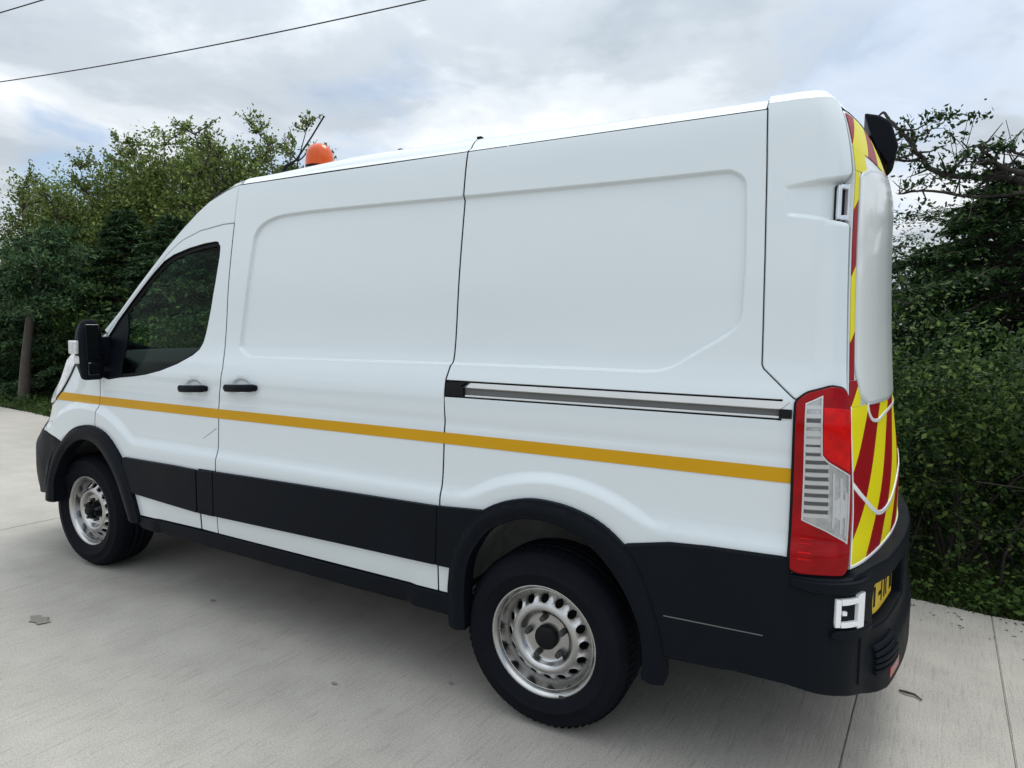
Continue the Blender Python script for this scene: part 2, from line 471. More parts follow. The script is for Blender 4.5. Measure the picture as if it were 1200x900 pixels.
def dens(poly, step, closed=True):
    out = []; k = len(poly)
    for i in range(k if closed else k - 1):
        a = np.array(poly[i], float); b_ = np.array(poly[(i + 1) % k], float)
        m = max(1, int(math.ceil(np.linalg.norm(b_ - a) / step)))
        for j in range(m): out.append(a + (b_ - a) * j / m)
    if not closed: out.append(np.array(poly[-1], float))
    return np.array(out)
def area2(p):
    p = np.asarray(p); q = np.roll(p, -1, 0)
    return 0.5 * np.sum(p[:, 0] * q[:, 1] - q[:, 0] * p[:, 1])
def rounded(poly, r, seg=5, only=None):
    """round the corners of an outline"""
    out = []; k = len(poly)
    for i in range(k):
        p = np.array(poly[i], float)
        if only is not None and i not in only:
            out.append(tuple(p)); continue
        a = np.array(poly[i - 1], float) - p; b_ = np.array(poly[(i + 1) % k], float) - p
        rr = min(r, np.linalg.norm(a) * .45, np.linalg.norm(b_) * .45)
        pa = p + a / np.linalg.norm(a) * rr; pb = p + b_ / np.linalg.norm(b_) * rr
        for j in range(seg + 1):
            t = j / seg
            out.append(tuple((1 - t) ** 2 * pa + 2 * t * (1 - t) * p + t * t * pb))
    return out
def outw(loop):
    """outward 2D unit directions of a counter-clockwise loop"""
    e = np.roll(loop, -1, 0) - loop; e /= np.linalg.norm(e, axis=1)[:, None] + 1e-12
    n_ = np.stack([e[:, 1], -e[:, 0]], 1)
    v = n_ + np.roll(n_, 1, 0); L = np.linalg.norm(v, axis=1)[:, None]
    v = v / (L + 1e-9)
    c = np.clip(np.sum(v * n_, 1), .5, 1)
    return v / c[:, None]
def patch(name, poly, mat, parent, holes=(), gap=0.0, off=0.0, depth=0.02, grid=0.03, step=0.014, edge=0.0025, surf=None, feats=(), sides=(1,), label=None, hole_depth=None, mirror_name=None):
    shade_gap = mat is PAINT and gap >= .002
    if shade_gap: gap *= 1.75; depth = max(depth, .03)
    surf = surf or S1
    offf = off if callable(off) else (lambda u, z: np.full(np.shape(u), float(off)))
    P0 = np.asarray(poly, float)
    if area2(P0) < 0: P0 = P0[::-1]
    loops = []
    for h, pl in [(False, P0)] + [(True, np.asarray(q, float)) for q in holes]:
        if area2(pl) < 0: pl = pl[::-1]
        L = dens(pl, step)
        if gap: L = L + outw(L) * (gap if h else -gap)
        loops.append((h, L))
    pts = []; edges = []
    for h, L in loops:
        o_ = len(pts); k = len(L)
        pts += [tuple(p) for p in L]
        edges += [(o_ + i, o_ + (i + 1) % k) for i in range(k)]
    nb = len(pts)
    lo = P0.min(0); hi = P0.max(0)
    gx, gz = np.meshgrid(np.arange(lo[0], hi[0], grid), np.arange(lo[1], hi[1], grid))
    G = np.stack([gx.ravel(), gz.ravel()], 1) + rng.uniform(-.05, .05, (gx.size, 2)) * grid
    for f in feats: G = np.concatenate([G, f])
    keep = segd(G, loops[0][1]) < -.35 * step
    for h, L in loops[1:]: keep &= segd(G, L) > .35 * step
    pts += [tuple(p) for p in G[keep]]
    vo, eo, fo, ov, oe, of = delaunay_2d_cdt([Vector(p) for p in pts], edges, [], 0, 1e-7)
    V2 = np.array([(v.x, v.y) for v in vo]); T = np.array([f for f in fo if len(f) == 3])
    cen = V2[T].mean(1)
    ok = segd(cen, loops[0][1]) < 0
    for h, L in loops[1:]: ok &= segd(cen, L) > 0
    T = T[ok]
    # map boundary points to output ids
    idm = {}
    for i, lst in enumerate(ov):
        for q in lst: idm[q] = i
    a2 = (V2[T[:, 1], 0] - V2[T[:, 0], 0]) * (V2[T[:, 2], 1] - V2[T[:, 0], 1]) - (V2[T[:, 2], 0] - V2[T[:, 0], 0]) * (V2[T[:, 1], 1] - V2[T[:, 0], 1])
    # outward normal is cross(dz, du): (u, z) seen from outside is mirrored
    T = np.where((a2 > 0)[:, None], T[:, ::-1], T)
    u, z = V2[:, 0], V2[:, 1]
    def SS(u_, z_):
        return surf(u_, z_) + nrm(S0, u_, z_) * offf(u_, z_)[..., None]
    P3 = SS(u, z); N3 = nrm(SS, u, z)
    Vs = [P3]; Ns = [N3]; Q = []
    base = len(P3); o_ = 0
    for h, L in loops:
        k = len(L)
        ids = np.array([idm[o_ + i] for i in range(k)]); o_ += k
        d2 = outw(L) * (-1 if h else 1)
        uu, zz_ = V2[ids, 0], V2[ids, 1]
        e = .001
        du = (S0(uu + e, zz_) - S0(uu - e, zz_)); du /= np.linalg.norm(du, axis=1)[:, None]
        dz = (S0(uu, zz_ + e) - S0(uu, zz_ - e)); dz /= np.linalg.norm(dz, axis=1)[:, None]
        d3 = du * d2[:, :1] + dz * d2[:, 1:]; d3 /= np.linalg.norm(d3, axis=1)[:, None] + 1e-9
        nn = N3[ids]
        dd = (hole_depth if (h and hole_depth) else depth)
        r1 = P3[ids] + d3 * edge - nn * edge
        r2 = P3[ids] + d3 * edge - nn * dd
        i1 = base + np.arange(k); i2 = i1 + k; base += 2 * k
        Vs += [r1, r2]; Ns += [d3, d3]
        nx = np.roll(np.arange(k), -1)
        for A, B in ((ids, i1), (i1, i2)):
            q = np.stack([A, A[nx], B[nx], B], 1)
            if not h: q = q[:, ::-1]
            Q.append(q)
    Va = np.concatenate(Vs); Na = np.concatenate(Ns); Q = np.concatenate(Q)
    res = []
    for sgn in sides:
        VV = Va.copy(); NN = Na.copy(); TT = T; QQ = Q[:, ::-1]
        npaint = len(TT)
        if sgn < 0:
            VV[:, 1] *= -1; NN[:, 1] *= -1; TT = T[:, ::-1]; QQ = Q
        me = bpy.data.meshes.new(name)
        me.from_pydata(VV.tolist(), [], TT.tolist() + QQ.tolist())
        me.polygons.foreach_set('use_smooth', [True] * len(me.polygons))
        me.update()
        me.normals_split_custom_set_from_vertices([tuple(n_) for n_ in NN])
        par = parent if not isinstance(parent, dict) else parent[sgn]
        res.append(link(name, me, mat, par))
        if shade_gap:
            me.materials.append(SEAL_SHADE)  # inner flange coloured black to stand for shade in the shut line
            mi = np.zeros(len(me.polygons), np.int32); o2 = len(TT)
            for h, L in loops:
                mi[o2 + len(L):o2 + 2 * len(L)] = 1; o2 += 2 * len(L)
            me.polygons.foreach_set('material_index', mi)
        if label and sgn > 0: res[-1]['label'] = label
    return res[0] if len(sides) == 1 else {1: res[0], -1: res[1]}
def loop_pts(poly, dists, step):
    """points along offsets of a closed outline, to resolve a crease"""
    L = dens(poly, step)
    if area2(L) < 0: L = L[::-1]
    n_ = outw(L)
    return np.concatenate([L + n_ * d for d in dists])

# ------------------------------------------------------------------ the van
van = link("panel_van", None, label="white panel van with amber side stripe, black lower cladding and orange roof beacon", cat="van")
BOTH = (1, -1)
REC_F = loop_pts(REC, (.002, -.001, -.0035, -.006, -.0085, -.0115, -.014), .012)
ZG = 2.283
def arcs(c, rs):
    t = np.linspace(.3, math.pi - .3, 150)
    return np.concatenate([np.stack([c[0] + r * np.cos(t), c[1] + r * np.sin(t)], 1) for r in rs])
FL_R = arcs(WR, (.615, .625, .635, .645, .655, .665, .675, .685)); FL_F = arcs(WF, (.675, .685, .695, .705, .715, .725, .735, .745))
ARCH_R = catm([(.34, .335), (.345, .47), (.335, .585), (.303, .67), (.228, .766), (.092, .833), (-.054, .836), (-.194, .777), (-.301, .673), (-.379, .531), (-.401, .401), (-.399, .335)], 5)
ARCH_RO = catm([(.407, .335), (.414, .447), (.412, .521), (.398, .614), (.355, .717), (.278, .815), (.185, .872), (.075, .904), (-.014, .909), (-.118, .896), (-.218, .862), (-.299, .807), (-.363, .736), (-.412, .629), (-.451, .515), (-.469, .423), (-.471, .335)], 4)
ARCH_F = catm([(3.472, .41), (3.47, .46), (3.44, .58), (3.30, .755), (3.12, .85), (2.95, .84), (2.83, .76), (2.735, .65), (2.67, .53), (2.62, .43)], 5)
ARCH_FO = catm([(3.585, .41), (3.568, .47), (3.47, .647), (3.342, .798), (3.195, .900), (3.021, .938), (2.855, .908), (2.725, .812), (2.637, .697), (2.575, .56), (2.525, .43)], 4)

# front wing
SILH = [(2.945, 1.52), (3.10, 1.435), (3.277, 1.327), (3.40, 1.215), (3.50, 1.10), (3.60, 1.055)]
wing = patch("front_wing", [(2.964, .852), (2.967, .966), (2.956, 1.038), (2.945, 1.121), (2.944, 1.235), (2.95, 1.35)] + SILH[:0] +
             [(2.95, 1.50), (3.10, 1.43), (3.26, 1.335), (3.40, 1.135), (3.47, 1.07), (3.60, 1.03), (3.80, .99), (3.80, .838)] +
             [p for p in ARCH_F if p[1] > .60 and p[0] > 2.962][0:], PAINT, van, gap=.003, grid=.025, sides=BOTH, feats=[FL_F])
# front door
DOORB = [(1.862, 2.078), (1.866, 1.774), (1.866, 1.467), (1.858, 1.40), (1.845, 1.335), (1.848, 1.25), (1.862, 1.162), (1.864, .943), (1.866, .80)]
WIN = [(1.978, 1.983), (2.0, 1.986), (2.082, 1.981), (2.209, 1.963), (2.345, 1.932), (2.426, 1.899), (2.513, 1.838), (2.623, 1.748), (2.715, 1.672), (2.842, 1.566),
       (2.935, 1.470), (2.945, 1.40), (2.93, 1.24), (2.86, 1.226), (2.739, 1.243), (2.60, 1.256), (2.489, 1.271), (2.36, 1.298), (2.22, 1.341), (2.11, 1.390), (2.064, 1.422), (2.04, 1.46), (2.026, 1.508), (1.995, 1.643), (1.972, 1.777), (1.956, 1.91), (1.957, 1.958)]
DTOP = [(1.862, 2.078), (1.945, 2.077), (2.129, 2.055), (2.269, 2.015), (2.339, 1.981), (2.409, 1.935), (2.515, 1.852), (2.626, 1.762), (2.80, 1.62), (2.90, 1.535), (2.944, 1.49)]
front_poly = DTOP + [(2.944, 1.235), (2.945, 1.121), (2.956, 1.038), (2.967, .966), (2.964, .852)] + \
    [p for p in ARCH_F if p[0] < 2.962 and p[1] > .47] + [(2.62, .462), (2.0, .470), (2.0, .795), (1.866, .797)] + DOORB[::-1][1:-1]
hfeat = np.concatenate([np.stack([HANDLES[i][0] + .01 + .062 * s_ * np.cos(np.linspace(0, 6.28, 40)), HANDLES[i][1] + .008 + .036 * s_ * np.sin(np.linspace(0, 6.28, 40))], 1) for i in (0, 1) for s_ in (.5, .7, .85, 1.0, 1.12)])
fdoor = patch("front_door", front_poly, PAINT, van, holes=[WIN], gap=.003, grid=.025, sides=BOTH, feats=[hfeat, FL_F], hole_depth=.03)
# inner door skin is left open: the cab is seen through the glass
glass = patch("door_window", WIN, GLASS, fdoor, off=-.022, depth=.004, edge=.0005, grid=.06, surf=S0, sides=BOTH)
def ring(poly, w):
    L = dens(poly, .02)
    if area2(L) < 0: L = L[::-1]
    return L - outw(L) * w
patch("window_seal", WIN, SEAL_SHADE, fdoor, holes=[ring(WIN, .018)], off=-.014, depth=.006, edge=.0005, grid=.1, surf=S0, sides=BOTH)
patch("mirror_sail", [(2.765, 1.62), (2.842, 1.562), (2.932, 1.470), (2.942, 1.40), (2.927, 1.242), (2.86, 1.23), (2.739, 1.246), (2.752, 1.35), (2.745, 1.52)], BLACK, fdoor, off=-.010, depth=.010, edge=.002, surf=S0, sides=BOTH)
# A pillar and roof side above the door
APIL = [(2.944, 1.49), (2.90, 1.535), (2.80, 1.62), (2.626, 1.762), (2.515, 1.852), (2.409, 1.935), (2.339, 1.981), (2.269, 2.015), (2.129, 2.055), (1.945, 2.077), (1.862, 2.078)]
ASIL = [(1.860, 2.278), (1.95, 2.255), (2.082, 2.207), (2.178, 2.150), (2.298, 2.066), (2.413, 1.975), (2.517, 1.886), (2.665, 1.760), (2.827, 1.624), (2.98, 1.512)]
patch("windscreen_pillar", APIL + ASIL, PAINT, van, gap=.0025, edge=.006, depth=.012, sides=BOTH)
# sliding door and rear side panel
MIDL = [(.461, ZG), (.461, 2.093), (.461, 1.408), (.4735, 1.338), (.467, 1.182), (.469, 1.006), (.472, .817), (.480, .57), (.476, .458)]
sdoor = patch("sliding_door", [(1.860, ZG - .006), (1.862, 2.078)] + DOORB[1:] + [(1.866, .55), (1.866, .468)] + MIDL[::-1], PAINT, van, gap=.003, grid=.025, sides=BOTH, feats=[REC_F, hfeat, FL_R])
RL = [(-.704, 2.270), (-.714, 2.073), (-.725, 1.794), (-.735, 1.446), (-.741, 1.432), (-.836, 1.343)]
RAIL = [(.474, 1.272), (.474, 1.335), (-.83, 1.335), (-.83, 1.276)]
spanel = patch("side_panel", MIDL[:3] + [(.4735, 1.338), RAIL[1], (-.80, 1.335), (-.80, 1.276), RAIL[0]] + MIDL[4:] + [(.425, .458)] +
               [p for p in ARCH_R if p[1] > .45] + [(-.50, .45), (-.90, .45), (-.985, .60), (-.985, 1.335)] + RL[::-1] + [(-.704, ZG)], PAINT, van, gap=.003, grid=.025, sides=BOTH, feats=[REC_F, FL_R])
patch("sill_cover", [(1.862, .793), (1.995, .793), (1.995, .47), (1.866, .468)], PAINT, van, gap=.003, sides=BOTH)
# rear corner pillar: carries on over the roof edge
DEDGE = -.998
pil_poly = [(-.702, 2.3045)] + RL + [(-.86, 1.338), (DEDGE, 1.338), (DEDGE + .004, 1.45), (DEDGE + .008, 1.90), (DEDGE + .006, 2.262), (-.985, 2.288), (-.95, 2.3045)]
hs_f = loop_pts([(-.768, 2.02), (-.995, 2.05), (-.995, 1.89), (-.778, 1.918)], (.001, -.006, -.012, -.017), .012)
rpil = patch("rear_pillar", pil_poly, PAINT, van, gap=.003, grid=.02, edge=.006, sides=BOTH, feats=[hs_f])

# ------------------------------------------------------------------ cladding, sills, arches
CL = .020
# amber stripe, one strip per panel
def stripe(par, u0, u1):
    zt = lambda u: 1.1235 - .0022 * max(0, u - .5)
    zb = lambda u: 1.0775 - .0033 * max(0, u - .5)
    us = np.linspace(u0, u1, 8)
    patch("side_stripe", [(u, zt(u)) for u in us] + [(u, zb(u)) for u in us[::-1]], STRIPE, par, off=.0022, depth=.0015, edge=.0003, grid=.02, sides=BOTH)
stripe(wing, 3.47, 2.949)
stripe(fdoor, 2.944, 1.8635)
stripe(sdoor, 1.8625, .4705)
stripe(spanel, .4698, -.838)
patch("door_cladding", [p for p in ARCH_FO if p[0] < 2.66 and p[1] > .565][0:] + [(2.003, .569), (2.003, .790), (2.2, .792), (2.66, .787)], BLACK, fdoor, off=CL, depth=.02, sides=BOTH)
patch("door_cladding", [(1.990, .569), (1.870, .569), (1.870, .797), (1.990, .792)], BLACK, fdoor, off=CL, depth=.02, sides=BOTH)
patch("door_cladding", [(1.860, .571), (1.0, .577), (.482, .578), (.476, .82), (1.0, .812), (1.60, .803), (1.860, .798)], BLACK, sdoor, off=CL, depth=.02, sides=BOTH)
patch("side_cladding", [(.474, .578), (.35, .579), (.26, .835), (.470, .821)], BLACK, spanel, off=CL, depth=.02, sides=BOTH)
patch("sill_trim", [(2.58, .452), (2.26, .456), (1.85, .46), (1.0, .451), (.425, .450), (.415, .378), (1.0, .378), (1.6, .386), (2.2, .396), (2.50, .402)], BLACK, van, off=.012, depth=.06, edge=.008, sides=BOTH)
def arch_off(o_out, o_in, base):
    def f(u, z):
        P = np.stack([np.ravel(u), np.ravel(z)], 1)
        do = segd(P, o_out); di = -segd(P, o_in)
        t = np.clip(np.abs(do) / (np.abs(do) + np.abs(di) + 1e-6), 0, 1)
        v = base + .024 * np.sin(np.pi * np.clip(t * .8 + .12, 0, 1)) ** .8
        return v.reshape(np.shape(u))
    return f
aro_c = ARCH_RO + [(-.472, .0), (.405, .0)]; ari_c = ARCH_R + [(-.389, -.1), (.33, -.1)]
afo_c = ARCH_FO + [(2.5, .0), (3.6, .0)]; afi_c = ARCH_F + [(2.6, -.1), (3.455, -.1)]
patch("wheel_arch_trim", ARCH_RO + ARCH_R[::-1], BLACK, spanel, off=arch_off(aro_c, ari_c, .012), depth=.07, edge=.006, grid=.018, sides=BOTH)
patch("wheel_arch_trim", ARCH_FO + ARCH_F[::-1], BLACK, wing, off=arch_off(afo_c, afi_c, .012), depth=.07, edge=.006, grid=.018, sides=BOTH)
# wheel arch liners
def liner(name, c, r0, mat):
    for s_ in BOTH:
        th = np.linspace(.2, math.pi - .2, 28)
        V = []; Fq = []
        ys = [1.005, .90, .75, .55]
        for j, yy in enumerate(ys):
            for i, t in enumerate(th):
                w = .006 * math.sin(i * 2.1)
                V.append((c[0] + (r0 + w) * math.cos(t), s_ * yy, c[1] + (r0 + .03 + w) * math.sin(t)))
        m = len(th)
        for j in range(len(ys) - 1):
            for i in range(m - 1):
                Fq.append((j * m + i, j * m + i + 1, (j + 1) * m + i + 1, (j + 1) * m + i))
        b0 = len(V); V.append((c[0], s_ * .55, c[1]))
        for i in range(m - 1): Fq.append((3 * m + i, 3 * m + i + 1, b0))
        o = link(name, mesh_py(name, V, Fq), mat, van)
liner("wheel_arch_liner", (-.02, .345), .465, LINER)
liner("wheel_arch_liner", (3.10, .345), .53, LINER)

# ------------------------------------------------------------------ front end
fascia = patch("front_grille", [(3.60, 1.03), (3.80, .99), (3.80, .838), (4.4, .80), (UF - .002, .80), (UF - .002, 1.03), (4.3, 1.03)], BLACK, van, off=.004, depth=.03, sides=BOTH)
fb_off = lambda u, z: .006 + .004 * sm((u - 3.50) / .35) * (1 - .6 * sm((z - .74) / .1))
patch("front_bumper", [(3.545, .52), (3.57, .475), (3.62, .45), (3.75, .43), (3.95, .40), (4.2, .34), (UF - .002, .28), (UF - .002, .80), (4.4, .80), (3.80, .838), (3.62, .845), (3.44, .825), (3.36, .80), (3.47, .647)], BUMP, van, off=fb_off, depth=.05, edge=.008, sides=BOTH)
patch("headlight", [(3.235, 1.345), (3.30, 1.262), (3.405, 1.128), (3.47, 1.072), (3.60, 1.038), (3.76, 1.03), (3.72, 1.12), (3.60, 1.22), (3.45, 1.31), (3.33, 1.38)], LENS, van, off=.010, depth=.03, edge=.006, sides=BOTH)
patch("headlight_seal", [(3.222, 1.340), (3.292, 1.254), (3.395, 1.120), (3.465, 1.064), (3.476, 1.076), (3.411, 1.134), (3.306, 1.268), (3.24, 1.352)], SEAL_SHADE, van, off=.006, depth=.01, edge=.001, sides=BOTH)

def loft(name, left, bulge, p_, mat, parent=van, nt=25, smooth=True, sub=None):
    """cross strips between a left edge curve and its mirror image; bulge = (dx, dz) per station"""
    L = np.asarray(left, float); V = []; ts = np.linspace(1, -1, nt)
    for i in range(len(L)):
        bx, bz = bulge[i]
        for t in ts:
            w = 1 - abs(t) ** p_
            V.append((L[i, 0] + bx * w, L[i, 1] * t, L[i, 2] + bz * w))
    Fq = [(i * nt + j, i * nt + j + 1, (i + 1) * nt + j + 1, (i + 1) * nt + j) for i in range(len(L) - 1) for j in range(nt - 1)]
    return link(name, mesh_py(name, V, Fq, smooth), mat, parent)
wp = np.array([S0(np.array(a), np.array(b_)) for a, b_ in [(2.413, 1.978), (2.517, 1.889), (2.665, 1.763), (2.827, 1.627), (2.98, 1.515)]])
wp = wp - np.array([.0, .012, -.004])
ws = loft("windscreen", wp, [(.12, .07), (.15, .09), (.20, .10), (.24, .02), (.28, -.08)], 2.2, GLASS2)
bp = np.array([S0(np.array(a), np.array(b_)) for a, b_ in [(2.95, 1.505), (3.10, 1.44), (3.26, 1.37), (3.45, 1.31), (3.60, 1.215), (3.75, 1.115), (3.95, 1.06), (4.4, 1.035), (UF - .01, 1.03)]])
loft("bonnet", bp, [(.30, -.14), (.22, -.12), (.15, -.07), (.10, .0), (.05, .05), (.02, .03), (0, .02), (0, .01), (0, 0)], 2.4, PAINT)

# ------------------------------------------------------------------ roof
def hprof(d):
    return pch(d, [0, .004, .018, .023, .034, .055, .085, .15, .35, .86], [0, .006, .016, .021, .040, .068, .090, .112, .138, .155])
def roof_part(name, us, zf, hs, mat, d0=.003):
    V = []; ds = np.array([0, .003, .006, .012, .020, .024, .028, .034, .042, .052, .066, .085, .11, .15, .22, .32, .45, .62, .80, 1.0])
    rows = []
    for u in us:
        g = S0(np.array(u), np.array(zf(u)))
        if u >= -.75: tgt = np.array([g[0], 0.0])
        else:
            f = (-.75 - u) / (-.75 - UR)
            tgt = np.array([g[0] * (1 - f) + (g[0] + .10) * f if False else (-.75 - .16 * f), 0.0])
        v = tgt - g[:2]; Lh = np.linalg.norm(v)
        dirn = v / (Lh + 1e-9)
        row = []
        for d in ds:
            dd = d * .86 if d > .2 else d
            dd = min(dd + d0 * (1 - d), Lh) if d < 1 else Lh
            h = hprof(np.array(max(0, dd - d0))) * hs(u)
            q = g[:2] + dirn * dd
            row.append((q[0], q[1], g[2] + float(h)))
        rows.append(row + [(x, -y, z) for x, y, z in row[-2::-1]])
    m = len(rows[0])
    V = [p for r in rows for p in r]
    Fq = [(i * m + j, i * m + j + 1, (i + 1) * m + j + 1, (i + 1) * m + j) for i in range(len(rows) - 1) for j in range(m - 1)]
    me = mesh_py(name, V, Fq)
    return link(name, me, mat, van)
hsc = lambda u: (.60 + .26 * sm((u + .7) / 1.8)) * (1.0 - .33 * sm((u - 1.0) / .9))
roof_part("roof_panel", np.linspace(-.697, .458, 10), lambda u: ZG, hsc, PAINT)
roof_part("roof_panel", np.linspace(.464, 1.86, 12), lambda u: ZG - .004 * sm((u - 1.2) / .6), hsc, PAINT)
roof_part("rear_roof_cap", list(np.linspace(-.703, -.80, 4)) + list(np.linspace(-.83, UR + .001, 26)),
          lambda u: 2.300 - .036 * sm((-.92 - u) / .09) + .07 * sm((-1.1 - u) / .7), lambda u: .56 - .10 * sm((-.8 - u) / .3), PAINT, d0=.0)
# gutter channel below the roof edge, dark in the slot
for s_ in BOTH:
    V = []; us = np.linspace(-.70, 1.86, 20)
    for u in us:
        g = S0(np.array(u), np.array(ZG - .012)); 
        V += [(g[0], s_ * (g[1] - .004), ZG - .016), (g[0], s_ * (g[1] - .030), ZG - .016), (g[0], s_ * (g[1] - .030), ZG + .004)]
    Fq = [(i * 3 + j, i * 3 + j + 1, i * 3 + j + 4, i * 3 + j + 3) for i in range(19) for j in range(2)]
    link("roof_gutter", mesh_py("roof_gutter", V, Fq), SEAL_SHADE, van)
# cab roof: dome between the roof panel and the windscreen
dl = [(1.866, 2.277), (1.95, 2.258), (2.082, 2.210), (2.178, 2.153), (2.298, 2.069), (2.413, 1.978)]
Vs = []; nt = 33
for i, (u, z) in enumerate(dl):
    g = S0(np.array(u), np.array(z)) - np.array([0, .006, -.002])
    f = i / 5
    for t in np.linspace(1, -1, nt):
        a = abs(t)
        d = (1 - a) * g[1]
        hz = float(hprof(np.array(d))) * hsc(u) * (1 - f) + f * .07 * (1 - a ** 2.2)
        hx = (.12 * f ** 1.2) * (1 - a ** 2.2)
        hz += .10 * math.sin(math.pi * min(f, 1) * .9) * (1 - a ** 2.5)
        Vs.append((g[0] + hx, g[1] * t, g[2] + hz))
link("cab_roof", mesh_py("cab_roof", Vs, [(i * nt + j, i * nt + j + 1, (i + 1) * nt + j + 1, (i + 1) * nt + j) for i in range(5) for j in range(nt - 1)]), PAINT, van)

hl = [(v[0] - .03, v[1] * .95, v[2] - .045) for v in Vs]
link("headliner", mesh_py("headliner", hl, [(i * nt + j, i * nt + j + 1, (i + 1) * nt + j + 1, (i + 1) * nt + j) for i in range(5) for j in range(nt - 1)]), DASH, van)
# ------------------------------------------------------------------ light-blocking inner shell, floor, cab interior
def shell_sheet(u0, u1, z0, z1, nu, nz, dep, holes=()):
    us = np.linspace(u0, u1, nu); zs = np.linspace(z0, z1, nz)
    U_, Z_ = np.meshgrid(us, zs, indexing='ij')
    P = S0(U_, Z_) - nrm(S0, U_, Z_) * dep
    out = []
    for s_ in BOTH:
        V = P.reshape(-1, 3).copy(); V[:, 1] *= s_
        Fq = []
        for i in range(nu - 1):
            for j in range(nz - 1):
                c = ((us[i] + us[i + 1]) / 2, (zs[j] + zs[j + 1]) / 2)
                if any(math.hypot(c[0] - h[0], c[1] - h[1]) < h[2] for h in holes): continue
                Fq.append((i * nz + j, (i + 1) * nz + j, (i + 1) * nz + j + 1, i * nz + j + 1))
        out.append((V, np.array(Fq)))
    return join_np(out)
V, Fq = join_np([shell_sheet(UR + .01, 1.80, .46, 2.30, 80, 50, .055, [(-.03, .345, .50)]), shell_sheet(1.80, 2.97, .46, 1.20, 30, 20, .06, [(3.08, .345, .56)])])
link("light_block_shell", from_np("light_block_shell", V, Fq), DARK, van)  # unseen dark sheet added to stop light through the panel gaps
box("floor_pan", (-1.0, -.93, .40), (-.50, .93, .47), DARK, van)
box("floor_pan", (.45, -.96, .40), (2.55, .96, .47), DARK, van)
box("floor_pan", (-.50, -.54, .40), (.45, .54, .47), DARK, van)
box("floor_pan", (2.55, -.54, .36), (3.9, .54, .47), DARK, van)
box("cab_bulkhead", (1.76, -.80, .47), (1.79, .80, 2.2), simple("bulkhead_grey", (.10, .10, .10), .8), van)
box("rear_axle", (-.05, -.7, .30), (.05, .7, .40), DARK, van)
box("engine_block", (2.9, -.5, .25), (3.9, .5, 1.0), DARK, van)
tube("exhaust_pipe", [(2.6, -.2, .30), (1.5, -.25, .29), (.5, -.3, .30), (-.3, -.45, .32), (-.95, -.5, .31)], .03, DARK, van)
for yy, w in ((.50, .62), (-.50, .30)):
    st = link("cab_seat", None, None, van)
    box("seat_cushion", (1.92, yy - w / 2 - .12, .82), (2.42, yy + w / 2 - .10, .98), SEATM, st, bev=.05, seg=3)
    box("seat_backrest", (1.86, yy - w / 2 - .12, .95), (2.0, yy + w / 2 - .10, 1.55), SEATM, st, bev=.05, seg=3, rot=Matrix.Rotation(.12, 4, 'Y'))
    box("head_restraint", (1.84, yy - .14, 1.57), (1.93, yy + .10, 1.80), SEATM, st, bev=.04, seg=3)
prism("dashboard", [(2.62, .8), (2.60, 1.18), (2.70, 1.32), (2.95, 1.385), (3.2, 1.385), (3.2, .8)], -.92, .90, DASH, van, bev=.02)
th = np.linspace(0, 2 * math.pi, 25)
tube("steering_wheel", [(2.50 + .09 * math.sin(t), -.45 + .19 * math.cos(t), 1.22 + .17 * math.sin(t)) for t in th], .014, SEAL_SHADE, van, 8)

patch("dark_line_mark", [(1.985, .958), (1.93, .990), (1.878, 1.022), (1.877, 1.019), (1.93, .987), (1.985, .956)], RAILG, fdoor[1], off=.0006, depth=.0006, edge=.0002, grid=.05)  # thin dark line across the front door
# ------------------------------------------------------------------ door handles
def handle(par, hx, hz, ln):
    for s_ in BOTH:
        p = par[s_]
        y = float(S0(np.array(hx), np.array(hz))[1])
        bm = bmesh.new(); n_ = 15; prev = None
        for i in range(n_):
            t = i / (n_ - 1)
            x = hx + ln * (.5 - t)
            hh = .0185 * (1 - max(0, abs(2 * t - 1) - .86) / .14 * .45)
            bow = .022 + .016 * math.sin(math.pi * t)
            if t in (0.0, 1.0): bow = .018
            sect = [(y + bow - .016, hh * .9), (y + bow + .001, hh), (y + bow + .006, hh * .55), (y + bow + .006, -hh * .55), (y + bow + .001, -hh), (y + bow - .016, -hh * .9)]
            ring_ = [bm.verts.new((x, s_ * a, hz + b_ - (x - hx) * .05)) for a, b_ in sect]
            if prev:
                for k in range(6): bm.faces.new((prev[k], prev[(k + 1) % 6], ring_[(k + 1) % 6], ring_[k]))
            else: bm.faces.new(ring_[::-1])
            prev = ring_
        bm.faces.new(prev)
        h = link("door_handle", bm_mesh(bm, "door_handle", True), BLACK, p)
        box("handle_mount", (hx + ln * .36, s_ * (y - .02), hz - .012), (hx + ln * .46, s_ * (y + .03), hz + .010), BLACK, h, bev=.004)
        box("handle_mount", (hx - ln * .46, s_ * (y - .02), hz - .012), (hx - ln * .30, s_ * (y + .03), hz + .012), BLACK, h, bev=.004)
handle(fdoor, 2.052, 1.217, .218)
handle(sdoor, 1.684, 1.240, .226)

